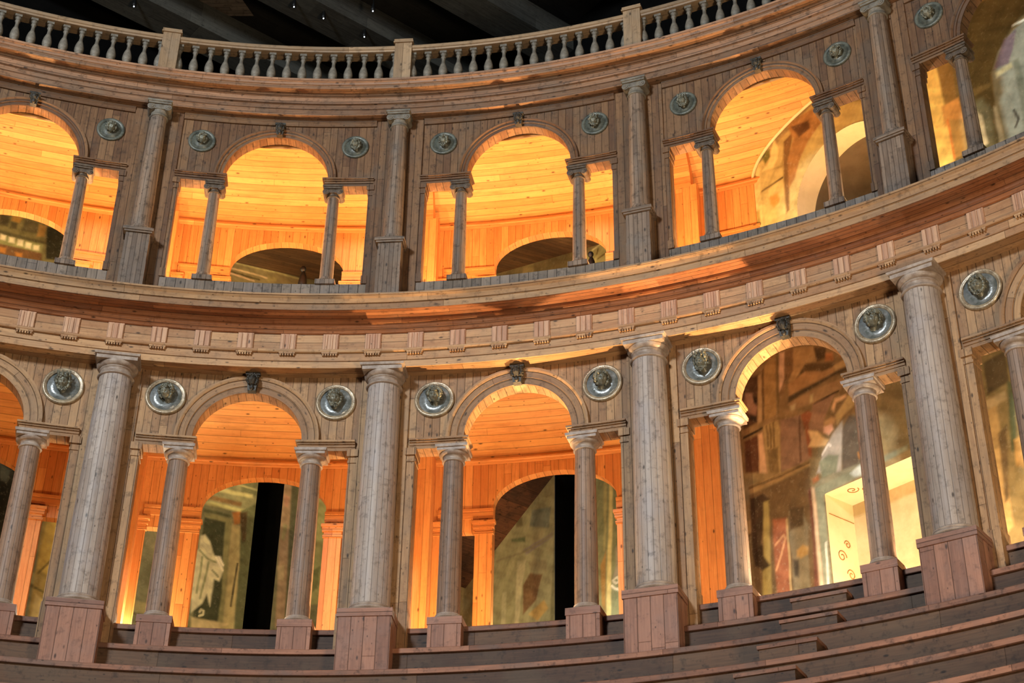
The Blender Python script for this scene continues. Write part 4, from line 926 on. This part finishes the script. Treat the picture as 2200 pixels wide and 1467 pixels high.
def recess(fn, s0, s1, z0, z1, dep, parent, m_side, m_back, names):
    mb = MB(); q = lambda a,b,c,d: mb.face([a,b,c,d], [(0,0),(dep,0),(dep,2),(0,2)])
    q(fn(s0,z0,0), fn(s0,z0,dep), fn(s0,z1,dep), fn(s0,z1,0)); q(fn(s1,z0,dep), fn(s1,z0,0), fn(s1,z1,0), fn(s1,z1,dep)); q(fn(s0,z1,0), fn(s0,z1,dep), fn(s1,z1,dep), fn(s1,z1,0))
    a = mb.build(names[0], m_side, parent)
    mb = MB(); q(fn(s0,z0,dep), fn(s1,z0,dep), fn(s1,z1,dep), fn(s0,z1,dep)); b = mb.build(names[1], m_back, parent)
    return a, b
recess(side_pt, DOOR[0], DOOR[1], 7.35, DOOR[2], .62, wall_side, M['cream'], M['tan'], ('door_reveal','door_back'))
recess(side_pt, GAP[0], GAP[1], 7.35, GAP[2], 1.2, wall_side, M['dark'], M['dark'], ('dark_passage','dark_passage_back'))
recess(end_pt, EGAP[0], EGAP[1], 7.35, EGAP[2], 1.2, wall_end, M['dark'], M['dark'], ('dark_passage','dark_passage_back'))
mb = MB(); c, r, zs = NICHE; r -= .006; n = 96; dep = .42
pts = [(c-r, 13.0)]+[(c-r*math.cos(PI*i/n), zs+r*math.sin(PI*i/n)) for i in range(n+1)]+[(c+r, 13.0)]
for (a,b),(a2,b2) in zip(pts[:-1], pts[1:]): mb.face([side_pt(a,b,-.012),side_pt(a2,b2,-.012),side_pt(a2,b2,dep),side_pt(a,b,dep)], [(0,0),(1,0),(1,1),(0,1)])
mb.build('niche_reveal', M['cream'], wall_side)
mb = MB()
for (a,b),(a2,b2) in zip(pts[:-1], pts[1:]):
    mb.face([side_pt(a,b,dep),side_pt(a2,b2,dep),side_pt(a2,b2,1.5),side_pt(a,b,1.5)], [(0,0),(1,0),(1,1),(0,1)])
mb.face([side_pt(a,b,1.5) for a,b in pts], [(0,0)]*len(pts)); mb.build('niche_back', M['niche'], wall_side)
# painted scrolls on the reveals
def spiral(f, a0, b0, R, turns, flip=1, n=26):
    return [f(a0+flip*R*(1-i/n*.8)*math.cos(turns*2*PI*i/n), b0+R*(1-i/n*.8)*math.sin(turns*2*PI*i/n)) for i in range(n+1)]
mb = MB(); fl = lambda a,b: side_pt(DOOR[0]+.004, b, a)
for (a,b,R,fp) in ((.25,9.1,.10,1),(.42,8.85,.09,-1),(.28,8.6,.10,1),(.4,9.32,.07,-1),(.35,8.35,.08,1)): mb.tube(spiral(fl,a,b,R,1.4,fp), .007, 5)
ft = lambda a,b: side_pt(DOOR[0]+a, DOOR[2]-.004, b)
for (a,b,R,fp) in ((.35,.2,.10,1),(.6,.4,.10,-1),(.75,.18,.08,1),(.5,.3,.05,1)): mb.tube(spiral(ft,a,b,R,1.4,fp), .007, 5)
mb.tube([side_pt(DOOR[0]+.004, 9.72, .05), side_pt(DOOR[0]+.004, 9.72, .6)], .006, 4)
mb.build('painted_scrolls', M['ochre'], wall_side)
mb = MB(); fl = lambda a,b: side_pt(c-r+.006, b, a)
for (a,b,R,fp) in ((.2,14.55,.07,1),(.3,14.5,.06,-1),(.22,14.2,.09,1),(.25,14.1,.05,-1)): mb.tube(spiral(fl,a,b,R,1.3,fp), .006, 5)
mb.build('painted_scrolls', M['ochre'], wall_side)
# pale plaster edge where the vaults meet the side wall
for (v_, c_, a_, zs_, ht_) in ((v_u, (RU2+RB_U)/2, (RB_U-RU2)/2, 16.28, .95),):
    pts = []
    for i in range(33):
        r_ = c_+a_*math.cos(PI*i/32); z_ = zs_+ht_*math.sin(PI*i/32)
        if r_ > 15.65: pts.append(side_pt(-math.sqrt(r_*r_-15.6**2), z_, -.02))
    mb = MB(); mb.tube(pts, .028, 6); mb.build('plaster_edge', M['cream'], v_)
# boarded ceiling between the upper gallery and the hall walls
oc = lambda n_, e_: NV*n_ + EV*e_ + Vector((0,0,16.07+.19*n_+.299*(e_-18.3)))
mb = MB(); g_ = 40
for i in range(g_):
    n0, n1 = i*15.6/g_, (i+1)*15.6/g_
    for j in range(g_):
        e0, e1 = 8+j*10.3/g_, 8+(j+1)*10.3/g_
        if math.hypot(n0,e0) < 17.45: continue
        mb.face([oc(n0,e0),oc(n1,e0),oc(n1,e1),oc(n0,e1)], [(e0,n0),(e0,n1),(e1,n1),(e1,n0)])
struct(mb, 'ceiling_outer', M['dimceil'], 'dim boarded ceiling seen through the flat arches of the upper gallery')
# slanting underside of a stair behind the lower gallery
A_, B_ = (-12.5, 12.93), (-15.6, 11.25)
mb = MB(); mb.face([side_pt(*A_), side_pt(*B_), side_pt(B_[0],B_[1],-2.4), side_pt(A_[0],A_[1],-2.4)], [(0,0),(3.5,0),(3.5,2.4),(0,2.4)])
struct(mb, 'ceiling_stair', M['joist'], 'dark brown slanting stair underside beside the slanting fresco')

# floodlights behind the flat arches of the upper gallery
def floodlight(a, label):
    t = thing('floodlight', label, 'floodlight', a, 17.85, 12.93, 'floodlights of the upper gallery')
    mb = MB(); mb.tube([(0,0,0),(0,0,2.45)], .018, 8)
    for q in range(3): mb.tube([(0,0,.5),(.3*math.cos(q*2.1),.3*math.sin(q*2.1),0)], .012, 6)
    mb.build('stand', M['iron'], t)
    mb = MB(); mb.lathe([(.075,2.4),(.085,2.43),(.062,2.62),(.03,2.7)], 16); mb.build('housing', M['iron'], t)
    mb = MB(); mb.ball((-.01,0,2.77), (.055,.05,.062), 12, 10); mb.tube([(0,0,2.68),(0,0,2.75)], .022, 8); mb.build('lamp_head', M['iron'], t)
    return t
fls = [(-.2516,'small black floodlight half hidden behind the leftmost small dark upper column'),(-.0262,'small black floodlight silhouetted inside the flat arch of the upper gallery'),(.267,'small black floodlight beside the small upper column, under the dim ceiling')]
for (a, lab) in fls: floodlight(a, lab)

# roof
mb = MB()
c = [NV*a + EV*b + Vector((0,0,23.2)) for a,b in ((-17,-12),(17,-12),(17,20),(-17,20))]
mb.face(c, [(p.dot(EV), p.dot(NV)) for p in c]); roof_o = struct(mb, 'ceiling', M['roof'], 'dark hall roof far above the balustrade')

for e_ in (7.4, 9.8, 12.75, 15.0, 17.2):
    mb = MB(); z0, z1 = 22.45, 23.1; pr = [NV*a+EV*b+Vector((0,0,z)) for a in (-16,15.6) for b,z in ((e_-.38,z0),(e_+.38,z0),(e_+.38,z1),(e_-.38,z1))]
    for f in ((0,1,5,4),(1,2,6,5),(2,3,7,6),(3,0,4,7)): mb.face([pr[q] for q in f], [(0,0),(.7,0),(.7,30),(0,30)])
    mb.build('roof_beam', M['beam'], roof_o)
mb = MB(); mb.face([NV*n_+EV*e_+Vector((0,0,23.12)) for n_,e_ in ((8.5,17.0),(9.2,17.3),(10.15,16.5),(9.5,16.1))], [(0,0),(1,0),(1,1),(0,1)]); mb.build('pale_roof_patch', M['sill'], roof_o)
for i,(n_,e_) in enumerate(((7.7, 16.97), (10.23, 14.88), (10.88, 14.78), (11.54, 13.95), (11.84, 14.7))):
    p = NV*n_+EV*e_; t = thing('ceiling_spotlight', '%s tiny bright spotlight from the left under the dark roof' % ORD[(0,1,2,4,3)[i]], 'spotlight', group='tiny spotlights under the roof'); t.location = (p.x,p.y,22.23)
    mb = MB(); mb.lathe([(.012,.9),(.012,.25),(.045,.1),(.045,.03),(.03,.02)], 12); mb.build('housing', M['iron'], t)
    mb = MB(); mb.ball((0,0,.02), .015, 10, 8); mb.build('bulb', M['bulb'], t)

# ------------------------------------------------------------------ lights
def lamp(name, typ, loc, energy, color, size=.2, target=None, **kw):
    l = bpy.data.lights.new(name, typ); l.energy = energy; l.color = color
    if typ == 'AREA': l.size = size
    else: l.shadow_soft_size = size
    for k, v in kw.items(): setattr(l, k, v)
    o = bpy.data.objects.new(name, l); C.objects.link(o); o.location = loc
    if target is not None: o.rotation_euler = (Vector(target)-Vector(loc)).to_track_quat('-Z','Y').to_euler()
    return o
WARM = (1.0,.68,.33)
for b in range(-1, 3):
    for q in (.15,.85):
        far = b+q > 2.5; lamp('upper_gallery_lamp', 'POINT', P(15.75, th(b+q), 13.2), 165 if far else 350, (1.0,.82,.54) if far else WARM, .05)
for u, e in ((-.75,110),(.13,190),(1.13,460),(2.84,260),(3.2,25)):
    lamp('lower_gallery_lamp', 'POINT', P(15.85 if u<2.8 else 15.55, th(u), 7.6), e, WARM if u < 2.8 else (1.0,.80,.52), .05)
for u, z, u2, r2, z2, e in ((1.13,7.6,1.72,14.85,11.83,2600),(2.84,7.6,2.27,14.85,11.83,1500),(1.85,7.6,1.2,14.45,12.6,2400),(2.80,7.6,2.15,14.45,12.6,2400),(1.85,13.2,1.38,14.74,16.66,900),(2.85,13.2,2.3,14.74,16.66,900),(-.15,13.2,-.38,14.74,16.66,900)):
    lamp('added_soffit_spot', 'SPOT', P(15.7, th(u), z), e, (1.0,.62,.28), .03, P(r2, th(u2), z2), spot_size=math.radians(20), spot_blend=.15)  # added narrow spots that throw the orange patches on the soffits
lamp('added_fresco_fill', 'POINT', P(15.45, th(2.45), 7.65), 190, (1.0,.90,.70), .1)  # added fill behind the parapet, lifts the fresco by the doorway
lamp('doorway_lamp', 'POINT', side_pt(-6.0, 8.0, .25), 25, (1.0,.8,.5), .1)
lamp('added_outer_fill', 'POINT', NV*9+EV*15.3+Vector((0,0,8.5)), 230, (.95,1.0,.75), .3)  # added outer fills, brighten frescoes and ceiling behind the galleries
lamp('added_outer_fill_right', 'POINT', NV*14+EV*12+Vector((0,0,8.5)), 110, (.95,1.0,.75), .3)
lamp('added_outer_fill_upper', 'POINT', NV*9.5+EV*15.5+Vector((0,0,14.2)), 130, (1.0,.85,.55), .3)
lamp('added_outer_fill_left', 'POINT', NV*6+EV*16.9+Vector((0,0,14.4)), 150, (1.0,.9,.6), .3)
lamp('added_outer_fill_corner', 'POINT', NV*14.3+EV*11.6+Vector((0,0,14.4)), 45, (1.0,.95,.7), .3)
lamp('hall_key_light', 'AREA', (-9,-8,19), 5400, (.88,.95,1.0), 3, (3,14,11))
lamp('hall_warm_light', 'AREA', (12,-3,2), 1900, (1.0,.76,.50), 3, (3,14,12))
lamp('roof_glow', 'AREA', (0,4,16), 50, (.8,.95,1.0), 4, (-3,14,23))
w = bpy.data.worlds.new('hall_air'); SC.world = w; w.use_nodes = True
w.node_tree.nodes['Background'].inputs[0].default_value = (.75,.8,1,1); w.node_tree.nodes['Background'].inputs[1].default_value = .025

# ------------------------------------------------------------------ camera
pitch, roll = .546053, .0165484
F = Vector((0, math.cos(pitch), math.sin(pitch))); R = Vector((1,0,0)); Uv = R.cross(F)
cc, ss = math.cos(roll), math.sin(roll); R, Uv = cc*R+ss*Uv, -ss*R+cc*Uv
cd = bpy.data.cameras.new('camera'); cd.sensor_width = 36; cd.lens = 3339.372/2200*36; cd.clip_end = 200
cam = bpy.data.objects.new('camera', cd); C.objects.link(cam)
cam.matrix_world = Matrix(((R.x,Uv.x,-F.x,3.32661),(R.y,Uv.y,-F.y,-5.591954),(R.z,Uv.z,-F.z,0),(0,0,0,1)))
SC.camera = cam
SC.view_settings.view_transform = 'Standard'; SC.view_settings.look = 'None'
SC.cycles.use_adaptive_sampling = True; SC.cycles.adaptive_threshold = .05; SC.cycles.max_bounces = 4; SC.cycles.diffuse_bounces = 3; SC.cycles.glossy_bounces = 2; SC.cycles.sample_clamp_indirect = 6
